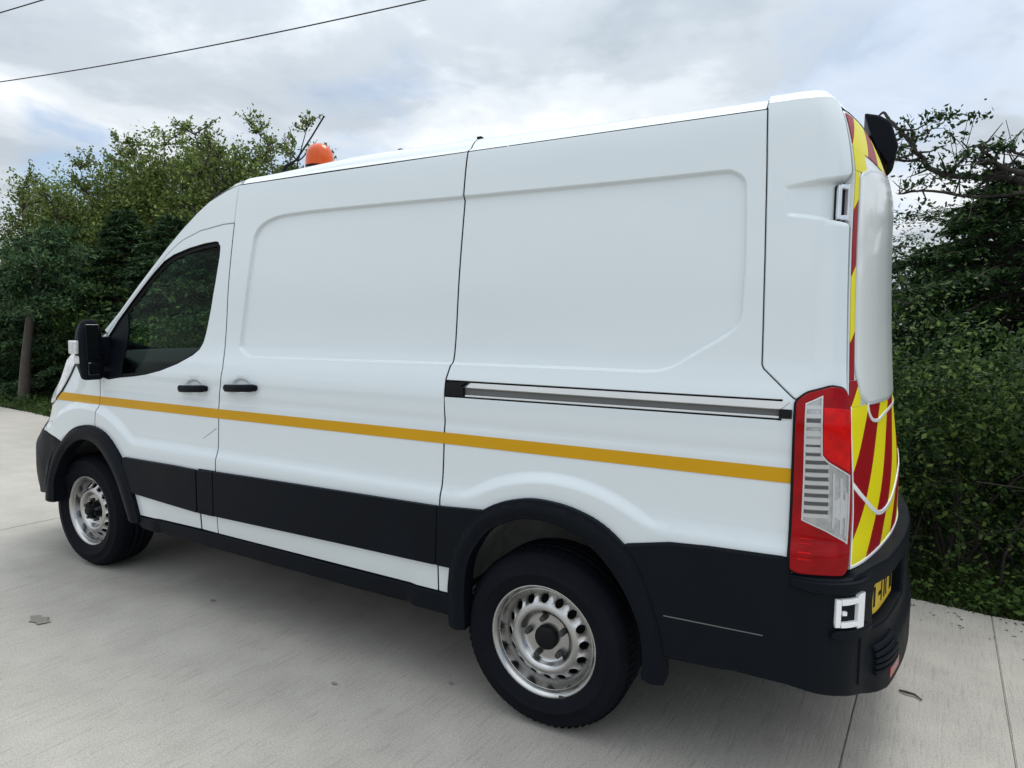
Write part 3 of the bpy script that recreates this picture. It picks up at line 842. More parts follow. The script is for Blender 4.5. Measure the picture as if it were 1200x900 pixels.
# ------------------------------------------------------------------ sliding door rail
rail = patch("slide_rail", [(.470, 1.274), (.470, 1.333), (-.826, 1.333), (-.826, 1.278)], RAILG, spanel, off=-.014, depth=.012, sides=BOTH, grid=.05, surf=S0)
patch("rail_lip", [(.37, 1.313), (.35, 1.329), (-.823, 1.330), (-.80, 1.309)], RAILW, rail, off=.003, depth=.018, edge=.002, grid=.05, surf=S0, sides=BOTH)
patch("rail_lip", [(.37, 1.277), (.37, 1.282), (-.80, 1.285), (-.80, 1.280)], RAILW, rail, off=.001, depth=.014, edge=.001, grid=.05, surf=S0, sides=BOTH)
patch("rail_stop", [(.468, 1.275), (.468, 1.331), (.372, 1.331), (.40, 1.316), (.385, 1.311), (.38, 1.276)], SEAL_SHADE, rail, off=.000, depth=.014, edge=.001, grid=.05, surf=S0, sides=BOTH)
patch("rail_stop", [(-.798, 1.281), (-.798, 1.306), (-.83, 1.306), (-.83, 1.281)], SEAL_SHADE, rail, off=.006, depth=.018, edge=.002, grid=.05, surf=S0, sides=BOTH)

# ------------------------------------------------------------------ tail lamps
LAMP = rounded([(-.838, .815), (-.838, 1.335), (-.868, 1.362), (-.935, 1.384), (-.972, 1.378), (-.992, 1.345), (-.996, 1.28), (-.990, .83), (-.975, .803), (-.86, .803)], .012, 3)
lampb = patch("tail_lamp", LAMP, SEAL_SHADE, van, off=.012, depth=.03, edge=.003, grid=.02, surf=S0, sides=BOTH)
def inset(poly, w):
    L = dens(poly, .012)
    if area2(L) < 0: L = L[::-1]
    return L - outw(L) * w
LRED = inset(LAMP, .007)
CLR = [(-.867, 1.327), (-.909, 1.352), (-.9105, 1.175), (-.924, 1.156), (-.949, 1.138), (-.981, 1.114), (-.978, 1.0), (-.976, .900), (-.966, .910), (-.922, .940), (-.865, .970), (-.8665, 1.125)]
patch("red_lens", LRED, REDL, lampb, holes=[CLR], off=.019, depth=.010, edge=.003, grid=.02, surf=S0, sides=BOTH, hole_depth=.012)
patch("stop_lens", [(-.914, 1.315), (-.9135, 1.178), (-.930, 1.160), (-.952, 1.146), (-.980, 1.122), (-.986, 1.25), (-.985, 1.31)], REDL2, lampb, off=.021, depth=.004, edge=.002, grid=.02, surf=S0, sides=BOTH)
patch("lamp_reflector", CLR, LENS, lampb, off=.0135, depth=.002, edge=.0005, grid=.02, surf=S0, sides=BOTH)
# mirror ribs in the clear lens
k = 0
for zc in np.arange(.985, 1.32, .0255):
    u1 = -.8675; u2 = -.9075 if zc > 1.17 else -.928
    hh = .0075 if k in (8, 9, 10) else .0052
    patch("reflector_rib", [(u1, zc - hh), (u1, zc + hh), (u2, zc + hh + .001), (u2, zc - hh + .001)], LRIB, lampb, off=.0172, depth=.004, edge=.0022, grid=.05, surf=S0, sides=BOTH)
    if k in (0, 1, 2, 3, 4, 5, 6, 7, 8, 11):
        patch("reflector_shadow", [(u1 - .001, zc + .0062), (u1 - .001, zc + .0190), (u2 + .002, zc + .0195), (u2 + .002, zc + .0068)], LDARK, lampb, off=.0145, depth=.001, edge=.0004, grid=.05, surf=S0, sides=BOTH)  # dark strip that paints in the shade between two ribs
    k += 1
patch("clear_cover", CLR, CLEAR, lampb, off=.0205, depth=.001, edge=.0003, grid=.02, surf=S0, sides=BOTH)
for uc, zl, zh in ((-.938, .95, 1.12), (-.957, .93, 1.105), (-.970, .92, 1.06)):
    patch("reflector_rib", [(uc, zl), (uc, zh), (uc - .005, zh), (uc - .005, zl)], LRIB, lampb, off=.0165, depth=.003, edge=.0015, grid=.05, surf=S0, sides=BOTH)
patch("bulb_cup", [(-.944, .985), (-.938, 1.01), (-.944, 1.035), (-.956, 1.045), (-.968, 1.035), (-.973, 1.01), (-.968, .985), (-.956, .975)], LRIB, lampb, off=.0155, depth=.002, edge=.002, grid=.05, surf=S0, sides=BOTH)
patch("lamp_rim", CLR, LRIB, lampb, holes=[inset(CLR, .0035)], off=.0195, depth=.010, edge=.0008, grid=.05, surf=S0, sides=BOTH)
for zc in (.850, .868, .892, .910):
    patch("lens_ridge", [(-.862, zc), (-.862, zc + .003), (-.890, zc + .003), (-.890, zc)], REDL2, lampb, off=.0205, depth=.002, edge=.0006, grid=.05, surf=S0, sides=BOTH)

# ------------------------------------------------------------------ rear doors
RD_TOP = lambda u: 2.262 + .07 * sm((-1.1 - u) / .7)
us = np.linspace(DEDGE - .002, UR + .006, 24)
RDOOR = [(u, RD_TOP(u) - .004) for u in us] + [(UR + .006, .818), (DEDGE - .002, .818)]
rdoor = patch("rear_door", RDOOR, PAINT, van, gap=.001, off=.0, depth=.03, grid=.03, surf=S0, sides=BOTH)
RWIN = rounded([(-1.165, 1.322), (-1.085, 1.355), (-1.040, 1.44), (-1.046, 2.05), (-1.16, 2.085), (-1.35, 2.11), (-1.60, 2.12), (-1.86, 2.12), (-1.87, 1.33), (-1.50, 1.315)], .022, 4)
rw = patch("window_panel", RWIN, WINP, rdoor, off=.0045, depth=.005, edge=.004, grid=.03, surf=S0, sides=BOTH)
patch("window_frame", ring(RWIN, -.006), PAINT, rdoor, holes=[ring(RWIN, .003)], off=.0055, depth=.005, edge=.002, grid=.05, surf=S0, sides=BOTH)
def clip_poly(poly, rect):
    """clip a convex polygon to (u0, u1, z0, z1)"""
    out = list(poly)
    for ax, val, sg in ((0, rect[0], 1), (0, rect[1], -1), (1, rect[2], 1), (1, rect[3], -1)):
        res = []
        for i in range(len(out)):
            a = out[i - 1]; b_ = out[i]
            ia = sg * (a[ax] - val) >= 0; ib = sg * (b_[ax] - val) >= 0
            if ia != ib:
                t = (val - a[ax]) / (b_[ax] - a[ax])
                res.append((a[0] + t * (b_[0] - a[0]), a[1] + t * (b_[1] - a[1])))
            if ib: res.append(b_)
        out = res
        if len(out) < 3: return []
    return out
# red and yellow chevron stripes, each strip a decal of its own
def chev(rect, off=.0025):
    for kk in range(-7, 8):
        zc = lambda u, q: 1.101 + .21 * q + 1.25 * (-1.006 - u)
        u0, u1 = -.98, -1.96
        band = [(u0, zc(u0, kk)), (u1, zc(u1, kk)), (u1, zc(u1, kk + 1)), (u0, zc(u0, kk + 1))]
        if area2(band) < 0: band = band[::-1]
        c = clip_poly(band, rect)
        if len(c) < 3 or abs(area2(c)) < 2e-4: continue
        patch("chevron_stripe", c, YEL if kk % 2 == 0 else REDV, rdoor, off=off, depth=.002, edge=.0003, grid=.035, gap=.0008, surf=S0, sides=BOTH)
chev((-1.925, -1.003, .828, 1.318))
chev((-1.085, -1.003, 1.318, 1.40))
chev((-1.032, -1.003, 1.40, 2.06))
chev((-1.925, -1.003, 2.129, 2.25))
chev((-1.11, -1.003, 2.061, 2.130))
# raised swages, white for the bare edges and a painted-in highlight
def swage(path, w, off=.008):
    p = np.array(catm(path, 6)); t = np.gradient(p, axis=0); t /= np.linalg.norm(t, axis=1)[:, None]
    n_ = np.stack([-t[:, 1], t[:, 0]], 1) * w / 2
    patch("door_swage", np.concatenate([p + n_, (p - n_)[::-1]]), WTRIM, rdoor, off=off, depth=off, edge=.003, grid=.05, step=.02, surf=S0, sides=BOTH)
swage([(-1.004, 1.085), (-1.05, 1.048), (-1.10, 1.016), (-1.17, .976), (-1.24, .948), (-1.32, .938), (-1.42, .948), (-1.55, .985), (-1.70, 1.03), (-1.92, 1.06)], .011, .006)
swage([(-1.158, 1.322), (-1.175, 1.288), (-1.22, 1.262), (-1.30, 1.254), (-1.42, 1.266), (-1.58, 1.275), (-1.92, 1.28)], .007, .006)
patch("door_edge_trim", [(-1.000, .820), (-1.925, .820), (-1.925, .827), (-1.000, .827)], WTRIM, rdoor, off=.006, depth=.006, edge=.001, grid=.05, surf=S0, sides=BOTH)
patch("door_edge_trim", [(-1.0, .822), (-1.0, 1.32), (-1.0035, 1.32), (-1.0035, .822)], WTRIM, rdoor, off=.010, depth=.010, edge=.0006, grid=.05, surf=S0, sides=BOTH)
# hinges
def hinge(par, u0, u1, z0, z1, off):
    zc = (z0 + z1) / 2
    for s_ in BOTH:
        h = patch("door_hinge", rounded([(u0, z0), (u0, z1), (u1, z1), (u1, z0)], .008, 3), SEAL_SHADE, par if not isinstance(par, dict) else par[s_], off=off - .010, depth=.02, grid=.05, surf=S0, sides=(s_,))
        for q in ([(u0 - .002, z0 + .004), (u0 - .002, z1 - .004), (u0 - .012, z1 - .004), (u0 - .012, z0 + .004)],
                  [(u1 + .006, z0), (u1 + .006, z1), (u1 - .006, z1 + .006), (u1 - .006, z0 - .004)],
                  [(u0 - .014, z1 - .012), (u0 - .014, z1 - .002), (u1 + .008, z1 - .002), (u1 + .008, z1 - .014)],
                  [(u0 - .014, z0 + .002), (u0 - .014, z0 + .012), (u1 + .008, z0 + .014), (u1 + .008, z0 + .002)]):
            patch("hinge_plate", q, CHROME, h, off=off + .002, depth=.014, edge=.002, grid=.05, surf=S0, sides=(s_,))
hinge(van, -.944, -.994, 1.905, 2.018, -.010)

# ------------------------------------------------------------------ rear bumper
def bo(u, z):
    return .017 + .016 * sm((-.84 - u) / .08) + .016 * sm((-1.08 - u) / .15) + .018 * sm((.56 - z) / .06) * sm((-1.06 - u) / .10)
NREC = rounded([(-1.115, .600), (-1.105, .70), (-1.115, .752), (-1.50, .752), (-1.50, .600)], .012, 3)
BTOP = [(-.475, .824), (-.60, .833), (-.835, .840), (-.842, .792), (-.99, .792), (-1.01, .806), (-1.3, .808), (UR + .002, .808)]
BBOT = [(UR + .002, .355), (-1.5, .36), (-1.30, .368), (-1.20, .376), (-1.112, .390), (-1.05, .408), (-.98, .430), (-.889, .443), (-.70, .446), (-.472, .437)]
bump = patch("rear_bumper", BTOP + BBOT + [p for p in ARCH_RO[::-1] if p[0] < -.30 and .45 < p[1] < .80], BUMP, van, holes=[NREC], hole_depth=.05, off=bo, depth=.05, edge=.010, grid=.025, surf=S0, sides=BOTH)
bo2 = lambda d: (lambda u, z: bo(u, z) + d)
patch("bumper_seam", [(-.466, .577), (-.466, .580), (-.785, .588), (-.785, .585)], RAILG, bump, off=bo2(.0008), depth=.001, edge=.0003, grid=.1, surf=S0, sides=BOTH)
hinge_off = .034
for s_ in BOTH:
    h = patch("door_hinge", [(-.945, .655), (-.945, .745), (-1.022, .748), (-1.022, .652)], SEAL_SHADE, bump[s_], off=bo2(.001), depth=.006, grid=.05, surf=S0, sides=(s_,))
    for q in ([(-.948, .657), (-.948, .742), (-.957, .742), (-.957, .657)], [(-1.000, .648), (-1.000, .750), (-1.024, .754), (-1.024, .646)],
              [(-.960, .726), (-.960, .742), (-1.006, .742), (-1.006, .730)], [(-.960, .656), (-.960, .670), (-1.006, .668), (-1.006, .656)],
              [(-.962, .694), (-.962, .704), (-.970, .704), (-.970, .694)]):
        patch("hinge_plate", q, WTRIM, h, off=bo2(.012), depth=.012, edge=.002, grid=.05, surf=S0, sides=(s_,))
# ledge under the lamp and under the hinge
patch("bumper_ledge", rounded([(-.85, .770), (-.85, .788), (-1.05, .788), (-1.05, .772), (-.98, .762), (-.90, .762)], .01, 3), BUMP, bump, off=bo2(.012), depth=.014, edge=.006, grid=.03, surf=S0, sides=BOTH)
patch("bumper_ledge", rounded([(-.94, .626), (-.95, .640), (-1.06, .640), (-1.08, .630), (-1.0, .616)], .006, 3), BUMP, bump, off=bo2(.016), depth=.018, edge=.006, grid=.03, surf=S0, sides=BOTH)
patch("bumper_corner_rib", [(-1.032, .45), (-1.030, .62), (-1.040, .62), (-1.042, .45)], BUMP, bump, off=bo2(.005), depth=.006, edge=.004, grid=.05, surf=S0, sides=BOTH)
for zc in (.455, .475, .495, .515, .535):
    patch("step_tread", [(-1.115, zc), (-1.115, zc + .008), (-1.28, zc + .012), (-1.28, zc + .004)], BUMP, bump, off=bo2(.012), depth=.014, edge=.004, grid=.05, surf=S0, sides=BOTH)
patch("rear_reflector", rounded([(-1.23, .398), (-1.23, .432), (-1.36, .430), (-1.36, .394)], .006, 3), REDL, bump, off=bo2(.002), depth=.004, edge=.002, grid=.05, surf=S0, sides=BOTH)
patch("plate_recess", [(-1.10, .58), (-1.10, .78), (-1.80, .78), (-1.80, .58)], BUMP, bump, off=bo2(-.036), depth=.01, edge=.001, grid=.05, surf=S0, sides=BOTH)
plate = patch("number_plate", [(-1.145, .622), (-1.145, .735), (-1.44, .735), (-1.44, .622)], PLATE, bump[1], off=bo2(-.030), depth=.006, edge=.001, grid=.05, surf=S0, sides=(1,))
for i, (a, b_, c, d) in enumerate([(-1.155, -1.167, .645, .712), (-1.232, -1.242, .645, .712), (-1.20, -1.242, .672, .684), (-1.27, -1.282, .645, .712), (-1.298, -1.31, .645, .712), (-1.36, -1.375, .645, .712), (-1.385, -1.395, .645, .712)]):
    patch("plate_character", [(a - .03, c), (a - .03, d), (b_ - .03, d), (b_ - .03, c)], SEAL_SHADE, plate, off=bo2(-.0285), depth=.001, edge=.0003, grid=.05, surf=S0, sides=(1,))

# ------------------------------------------------------------------ wheels
def revolve(name, prof, mat, parent, seg=64, smooth=True, close=False):
    """prof: (radius, y) pairs, spun about y"""
    th = np.linspace(0, 2 * np.pi, seg, endpoint=False)
    P = np.asarray(prof, float); k = len(P)
    V = np.stack([P[None, :, 0] * np.cos(th)[:, None], np.broadcast_to(P[None, :, 1], (seg, k)), P[None, :, 0] * np.sin(th)[:, None]], -1).reshape(-1, 3)
    i, j = np.meshgrid(np.arange(seg), np.arange(k - 1), indexing='ij')
    q = np.stack([i * k + j, i * k + j + 1, ((i + 1) % seg) * k + j + 1, ((i + 1) % seg) * k + j], -1).reshape(-1, 4)
    return link(name, from_np(name, V, q, smooth), mat, parent)
def make_wheel(R_, front):
    w = link("wheel", None, None, van)
    # y = 0 is the outer rim lip, positive is outwards
    ty = link("tyre", None, None, None)
    prof = [(.212, -.012), (.224, .003), (.232, .010), (.246, .016), (.262, .0205), (.264, .0228), (.268, .0230), (.270, .0212), (.290, .0185), (.305, .0125), (.308, .0135), (.312, .0125), (.314, .010), (.326, -.002), (.336, -.018), (.343, -.036), (.3465, -.060)]
    for yc in (-.085, -.125, -.165):
        prof += [(.3475, yc + .018), (.3475, yc + .006), (.3395, yc + .005), (.3395, yc - .005), (.3475, yc - .006)]
    prof += [(.3465, -.19), (.340, -.212), (.32, -.238), (.28, -.248), (.22, -.240), (.205, -.225)]
    prof = [(r * R_ / .3475 if r > .23 else r, y) for r, y in prof]
    bpy.data.objects.remove(ty)
    ty = revolve("tyre", prof, TYRE, w, 96)
    # shoulder blocks
    th = np.linspace(0, 2 * np.pi, 72, endpoint=False); VV = []; FF = []
    for t in th:
        o_ = len(VV); c, s = math.cos(t), math.sin(t); a = .021
        for (r, y) in ((R_ - .005, -.020), (R_ + .0006, -.046), (R_ + .0006, -.070), (R_ - .008, -.070)):
            for d in (-a, a):
                VV.append((r * math.cos(t + d), y, r * math.sin(t + d)))
        FF += [(o_, o_ + 1, o_ + 3, o_ + 2), (o_ + 2, o_ + 3, o_ + 5, o_ + 4), (o_, o_ + 2, o_ + 4, o_ + 6), (o_ + 1, o_ + 7, o_ + 5, o_ + 3)]
    link("tread_block", mesh_py("tread_block", VV, FF, False), TYRE, ty, kind="stuff")
    # rim barrel and lip
    rim = revolve("rim", [(.200, -.19), (.186, -.10), (.186, -.062), (.190, -.050), (.1945, -.036), (.1975, -.024), (.1985, -.020), (.2005, -.034), (.2035, -.034), (.2050, -.016), (.208, -.012), (.213, -.004), (.2195, .001), (.222, -.002), (.221, -.008), (.214, -.012)], RIM, w)
    # pressed disc with the ring of vents
    nv = 16
    def dep(r):
        return pch(r, [.030, .060, .092, .098, .106, .114, .122, .134, .146, .168, .178, .186], [-.052, -.052, -.051, -.047, -.032, -.022, -.018, -.021, -.029, -.050, -.060, -.064])
    def ell(t, n_=10):
        c = np.array([math.cos(t), math.sin(t)]); d = np.array([-c[1], c[0]]); out = []
        for a in np.linspace(0, 2 * np.pi, n_, endpoint=False):
            out.append(c * (.1575 + .0150 * math.cos(a)) + d * .0158 * math.sin(a))
        return np.array(out)
    loops = [ell(2 * np.pi * i / nv + .1) for i in range(nv)]
    def circ_(r, n_): return np.stack([r * np.cos(np.linspace(0, 2 * np.pi, n_, endpoint=False)), r * np.sin(np.linspace(0, 2 * np.pi, n_, endpoint=False))], 1)
    loops = [circ_(.186, 80), circ_(.032, 30)] + loops
    pts = []; ed = []
    for L in loops:
        o_ = len(pts); pts += [tuple(p) for p in L]; ed += [(o_ + i, o_ + (i + 1) % len(L)) for i in range(len(L))]
    for r in (.045, .060, .075, .088, .094, .100, .106, .112, .119, .126, .132, .138, .1735, .180):
        pts += [tuple(p) for p in circ_(r, 72)]
    vo, eo, fo, ov, oe, of = delaunay_2d_cdt([Vector(p) for p in pts], ed, [], 0, 1e-7)
    V2 = np.array([(v.x, v.y) for v in vo]); T = np.array([f for f in fo if len(f) == 3]); cen = V2[T].mean(1)
    ok = (np.hypot(*cen.T) < .186) & (np.hypot(*cen.T) > .032)
    for L in loops[2:]: ok &= segd(cen, L) > 0
    T = T[ok]
    r = np.hypot(V2[:, 0], V2[:, 1])
    V3 = np.stack([V2[:, 0], dep(r), V2[:, 1]], 1).tolist(); F3 = T[:, ::-1].tolist()
    idm = {}
    for i, lst in enumerate(ov):
        for q in lst: idm[q] = i
    o_ = 110
    for L in loops[2:]:
        ids = [idm[o_ + i] for i in range(len(L))]; o_ += len(L); b0 = len(V3)
        for i in ids: V3.append([V3[i][0] * .99, V3[i][1] - .012, V3[i][2] * .99])
        for i in range(len(L)):
            j = (i + 1) % len(L); F3.append([ids[i], ids[j], b0 + j, b0 + i])
    link("wheel_disc", mesh_py("wheel_disc", V3, F3), RIM, w)
    # dark drum behind the vents
    revolve("brake_drum", [(.0, -.10), (.185, -.10), (.19, -.2)], DARK, w, 32)
    if front:
        cap = [(.0, .012), (.022, .012), (.030, .006), (.033, -.004), (.036, -.03), (.048, -.034), (.050, -.055)]
        pr, nr, no = .066, .013, .020
    else:
        cap = [(.0, -.022), (.034, -.023), (.044, -.028), (.0475, -.036), (.0480, -.056)]
        pr, nr, no = .0775, .0140, .010
    revolve("hub_cap", cap, SEAL_SHADE, w, 32)
    for i in range(5):
        a = 2 * math.pi * i / 5 + (.3 if not front else .75)
        bm = bmesh.new()
        bmesh.ops.create_cone(bm, cap_ends=True, segments=6, radius1=nr, radius2=nr * .8, depth=.03)
        bmesh.ops.bevel(bm, geom=list(bm.edges), offset=.0015, segments=1, affect='EDGES')
        bmesh.ops.transform(bm, matrix=Matrix.Translation((pr * math.cos(a), -.045 + no, pr * math.sin(a))) @ Matrix.Rotation(-math.pi / 2, 4, 'X'), verts=bm.verts)
        link("wheel_nut", bm_mesh(bm, "wheel_nut"), NUT, w)
    if front:
        for i in range(5):
            a = 2 * math.pi * i / 5 + .75 + math.pi / 5
            c, s = math.cos(a), math.sin(a)
            box("hub_lug", (.045 * c - .012, -.045, .045 * s - .012), (.045 * c + .012, -.012, .045 * s + .012), SEAL_SHADE, w, bev=.004)
    box("balance_weight", (-.012 - .06, -.006, -.219), (.016 - .06, .002, -.206), NUT, w, bev=.002)
    return w
w1 = make_wheel(.352, False); w1.location = (.008, 1.008, .348); w1.rotation_euler = (0, .15, 0)
w2 = make_wheel(.363, True); w2.location = (3.240, .930, .363); w2.rotation_euler = (0, .4, math.radians(0))
def copy_tree(o, parent):
    c = o.copy(); COL.objects.link(c); c.parent = parent
    for ch in list(o.children): copy_tree(ch, c)
    return c
for w in (w1, w2):
    c = copy_tree(w, van)
    c.location.y = -w.location.y; c.rotation_euler = (0, .8, math.pi)
# ------------------------------------------------------------------ door mirror
for s_ in BOTH:
    mr_ = link("door_mirror", None, None, van)
    def mbox(nm, lo, hi, mat, par, bev, seg=3, rot=None):
        return box(nm, (lo[0], s_ * lo[1], lo[2]), (hi[0], s_ * hi[1], hi[2]), mat, par, bev=bev, seg=seg, rot=rot)
    bm = bmesh.new(); rows = []
    # shell sections up the housing: z, y outer, y inner, depth
    for z, yi, yo, xf in ((1.225, 1.02, 1.090, 2.93), (1.235, 1.005, 1.100, 2.955), (1.30, 1.0, 1.106, 2.985), (1.40, 1.0, 1.110, 3.00), (1.50, 1.005, 1.106, 2.985), (1.55, 1.02, 1.093, 2.965), (1.572, 1.045, 1.078, 2.93)):
        rows.append([bm.verts.new((x, s_ * y, z)) for x, y in ((2.872, yi), (2.872, yo), (2.90, yo + .012), (xf - .03, yo), (xf, (yi * .45 + yo * .55)), (xf - .02, yi), (2.90, yi - .006))])
    for a, b_ in zip(rows[:-1], rows[1:]):
        for i in range(7): bm.faces.new((a[i], a[(i + 1) % 7], b_[(i + 1) % 7], b_[i]))
    bm.faces.new(rows[0]); bm.faces.new(rows[-1][::-1])
    bmesh.ops.bevel(bm, geom=list(bm.edges), offset=.004, segments=1, affect='EDGES')
    link("mirror_housing", bm_mesh(bm, "mirror_housing", True), BLACK, mr_)
    mbox("mirror_face", (2.866, 1.022, 1.345), (2.8755, 1.096, 1.545), MIRG, mr_, .004)
    mbox("wide_angle_mirror", (2.866, 1.025, 1.252), (2.8755, 1.09, 1.325), MIRG, mr_, .004)
    mbox("mirror_arm", (2.885, .935, 1.232), (2.945, 1.04, 1.272), BLACK, mr_, .012)
    mbox("mirror_arm", (2.885, .935, 1.30), (2.935, 1.04, 1.475), BLACK, mr_, .012)
    mbox("indicator_lens", (2.90, 1.106, 1.375), (2.975, 1.138, 1.452), LENS, mr_, .008)
    mbox("indicator_lens", (2.90, 1.095, 1.318), (2.95, 1.125, 1.365), LENS, mr_, .008)

# ------------------------------------------------------------------ things on the roof
bc = link("roof_beacon", None, None, van)
bx_, by_, bz_ = 1.715, .42, 2.375
for nm, prof, mat in (("beacon_base", [(.0, 0), (.078, 0), (.081, .02), (.078, .075), (.0, .08)], BLACK),
                      ("beacon_dome", [(.079, .072), (.078, .11), (.072, .148), (.057, .178), (.032, .194), (.0, .198)], ORANGE)):
    th = np.linspace(0, 2 * np.pi, 40, endpoint=False); P = np.array(prof); k = len(P)
    V = np.stack([bx_ + P[None, :, 0] * np.cos(th)[:, None], by_ + P[None, :, 0] * np.sin(th)[:, None], np.broadcast_to(bz_ + P[None, :, 1], (40, k))], -1).reshape(-1, 3)
    i, j = np.meshgrid(np.arange(40), np.arange(k - 1), indexing='ij')
    q = np.stack([i * k + j, ((i + 1) % 40) * k + j, ((i + 1) % 40) * k + j + 1, i * k + j + 1], -1).reshape(-1, 4)
    link(nm, from_np(nm, V, q, nm == "beacon_dome"), mat, bc)
box("beacon_bracket", (bx_ + .08, by_ - .02, bz_ + .05), (bx_ + .105, by_ + .02, bz_ + .13), CHROME, bc, bev=.003)
box("beacon_knob", (bx_ + .10, by_ - .01, bz_ + .085), (bx_ + .15, by_ + .01, bz_ + .085), SEAL_SHADE, bc, bev=.003)
tube("roof_antenna", [(2.26, .2, 2.50), (2.22, .2, 2.555), (2.17, .2, 2.568), (2.13, .2, 2.585), (2.0, .2, 2.705), (1.893, .2, 2.814)], [.014, .012, .009, .0065, .005, .005], SEAL_SHADE, van, 8)
for px_ in (1.02, .565):
    box("roof_plug", (px_ - .012, .563, 2.385), (px_ + .012, .587, 2.424), SEAL_SHADE, van, bev=.003)
wl_ = prism("work_lamp", [(-.981, 2.414), (-1.036, 2.398), (-1.076, 2.368), (-1.106, 2.275), (-1.098, 2.228), (-1.071, 2.197), (-1.031, 2.279), (-1.0, 2.35)], -.02, .22, BLACK, van, bev=.010)
box("lamp_bracket", (-1.03, .05, 2.30), (-.93, .15, 2.34), BLACK, wl_, bev=.004)

# ------------------------------------------------------------------ yard, ground
YA = -0.105
EX = np.array([math.cos(YA), math.sin(YA), 0]); EY = np.array([-math.sin(YA), math.cos(YA), 0])
def yw(a, b_, z=0.0):
    return EX * a + EY * b_ + np.array([0, 0, z])
CONC, n, l, b = newmat("brushed_concrete")
t = n.new('ShaderNodeTexCoord')
def tex(scale, detail=4, rough=.5, vec=None, dist=0):
    x = n.new('ShaderNodeTexNoise')
    x.inputs['Scale'].default_value = scale; x.inputs['Detail'].default_value = detail
    x.inputs['Roughness'].default_value = rough; x.inputs['Distortion'].default_value = dist
    l.new(vec if vec is not None else t.outputs['Object'], x.inputs['Vector'])
    return x.outputs[0]
def rmp(f, lo, hi, a, c):
    q = n.new('ShaderNodeMapRange')
    q.inputs[1].default_value = lo; q.inputs[2].default_value = hi; q.inputs[3].default_value = a; q.inputs[4].default_value = c
    l.new(f, q.inputs[0]); return q.outputs[0]
def mth(op, a, c):
    q = n.new('ShaderNodeMath'); q.operation = op
    for i, v in enumerate((a, c)):
        if isinstance(v, (int, float)): q.inputs[i].default_value = v
        else: l.new(v, q.inputs[i])
    return q.outputs[0]
mp = n.new('ShaderNodeMapping'); mp.inputs['Scale'].default_value = (85, 6.0, 1)
l.new(t.outputs['Object'], mp.inputs['Vector'])
brush = tex(1.0, 5, .6, mp.outputs[0], .6)
mp2 = n.new('ShaderNodeMapping'); mp2.inputs['Scale'].default_value = (38, 2.2, 1); mp2.inputs['Rotation'].default_value = (0, 0, .12)
l.new(t.outputs['Object'], mp2.inputs['Vector'])
brush2 = tex(1.0, 6, .65, mp2.outputs[0], 1.0)
fine = tex(140, 3, .7); grit = tex(420, 2, .6); big = tex(.55, 6, .6); mid = tex(4.5, 5, .6)
v = mth('MULTIPLY', rmp(big, .3, .7, .86, 1.12), rmp(mid, .3, .7, .93, 1.07))
v = mth('MULTIPLY', v, rmp(fine, .3, .7, .76, 1.18))
v = mth('MULTIPLY', v, rmp(grit, .3, .7, .88, 1.1))
v = mth('MULTIPLY', v, rmp(brush2, .27, .37, .74, 1.0))
v = mth('MULTIPLY', v, rmp(brush, .30, .46, .80, 1.0))
# pock marks
vor = n.new('ShaderNodeTexVoronoi'); vor.inputs['Scale'].default_value = 9; vor.inputs['Randomness'].default_value = 1
l.new(t.outputs['Object'], vor.inputs['Vector'])
v = mth('MULTIPLY', v, rmp(vor.outputs['Distance'], .02, .06, .72, 1.0))
mx = n.new('ShaderNodeMix'); mx.data_type = 'RGBA'; mx.blend_type = 'MULTIPLY'; mx.inputs[0].default_value = 1
mx.inputs[6].default_value = (.40, .378, .338, 1)
l.new(v, mx.inputs[7]); l.new(mx.outputs[2], b.inputs['Base Color'])
b.inputs['Roughness'].default_value = .85
hgt = mth('ADD', mth('MULTIPLY', brush, .5), mth('ADD', mth('MULTIPLY', fine, .25), mth('MULTIPLY', brush2, .5)))
bp_ = n.new('ShaderNodeBump'); bp_.inputs['Strength'].default_value = .7; bp_.inputs['Distance'].default_value = .006
l.new(hgt, bp_.inputs['Height']); l.new(bp_.outputs[0], b.inputs['Normal'])
SOIL = simple("verge_soil", (.035, .04, .018), .95, var=.5, vscale=3, bump=.8, bscale=30)
JOINT = simple("joint_filler", (.16, .15, .135), .9)

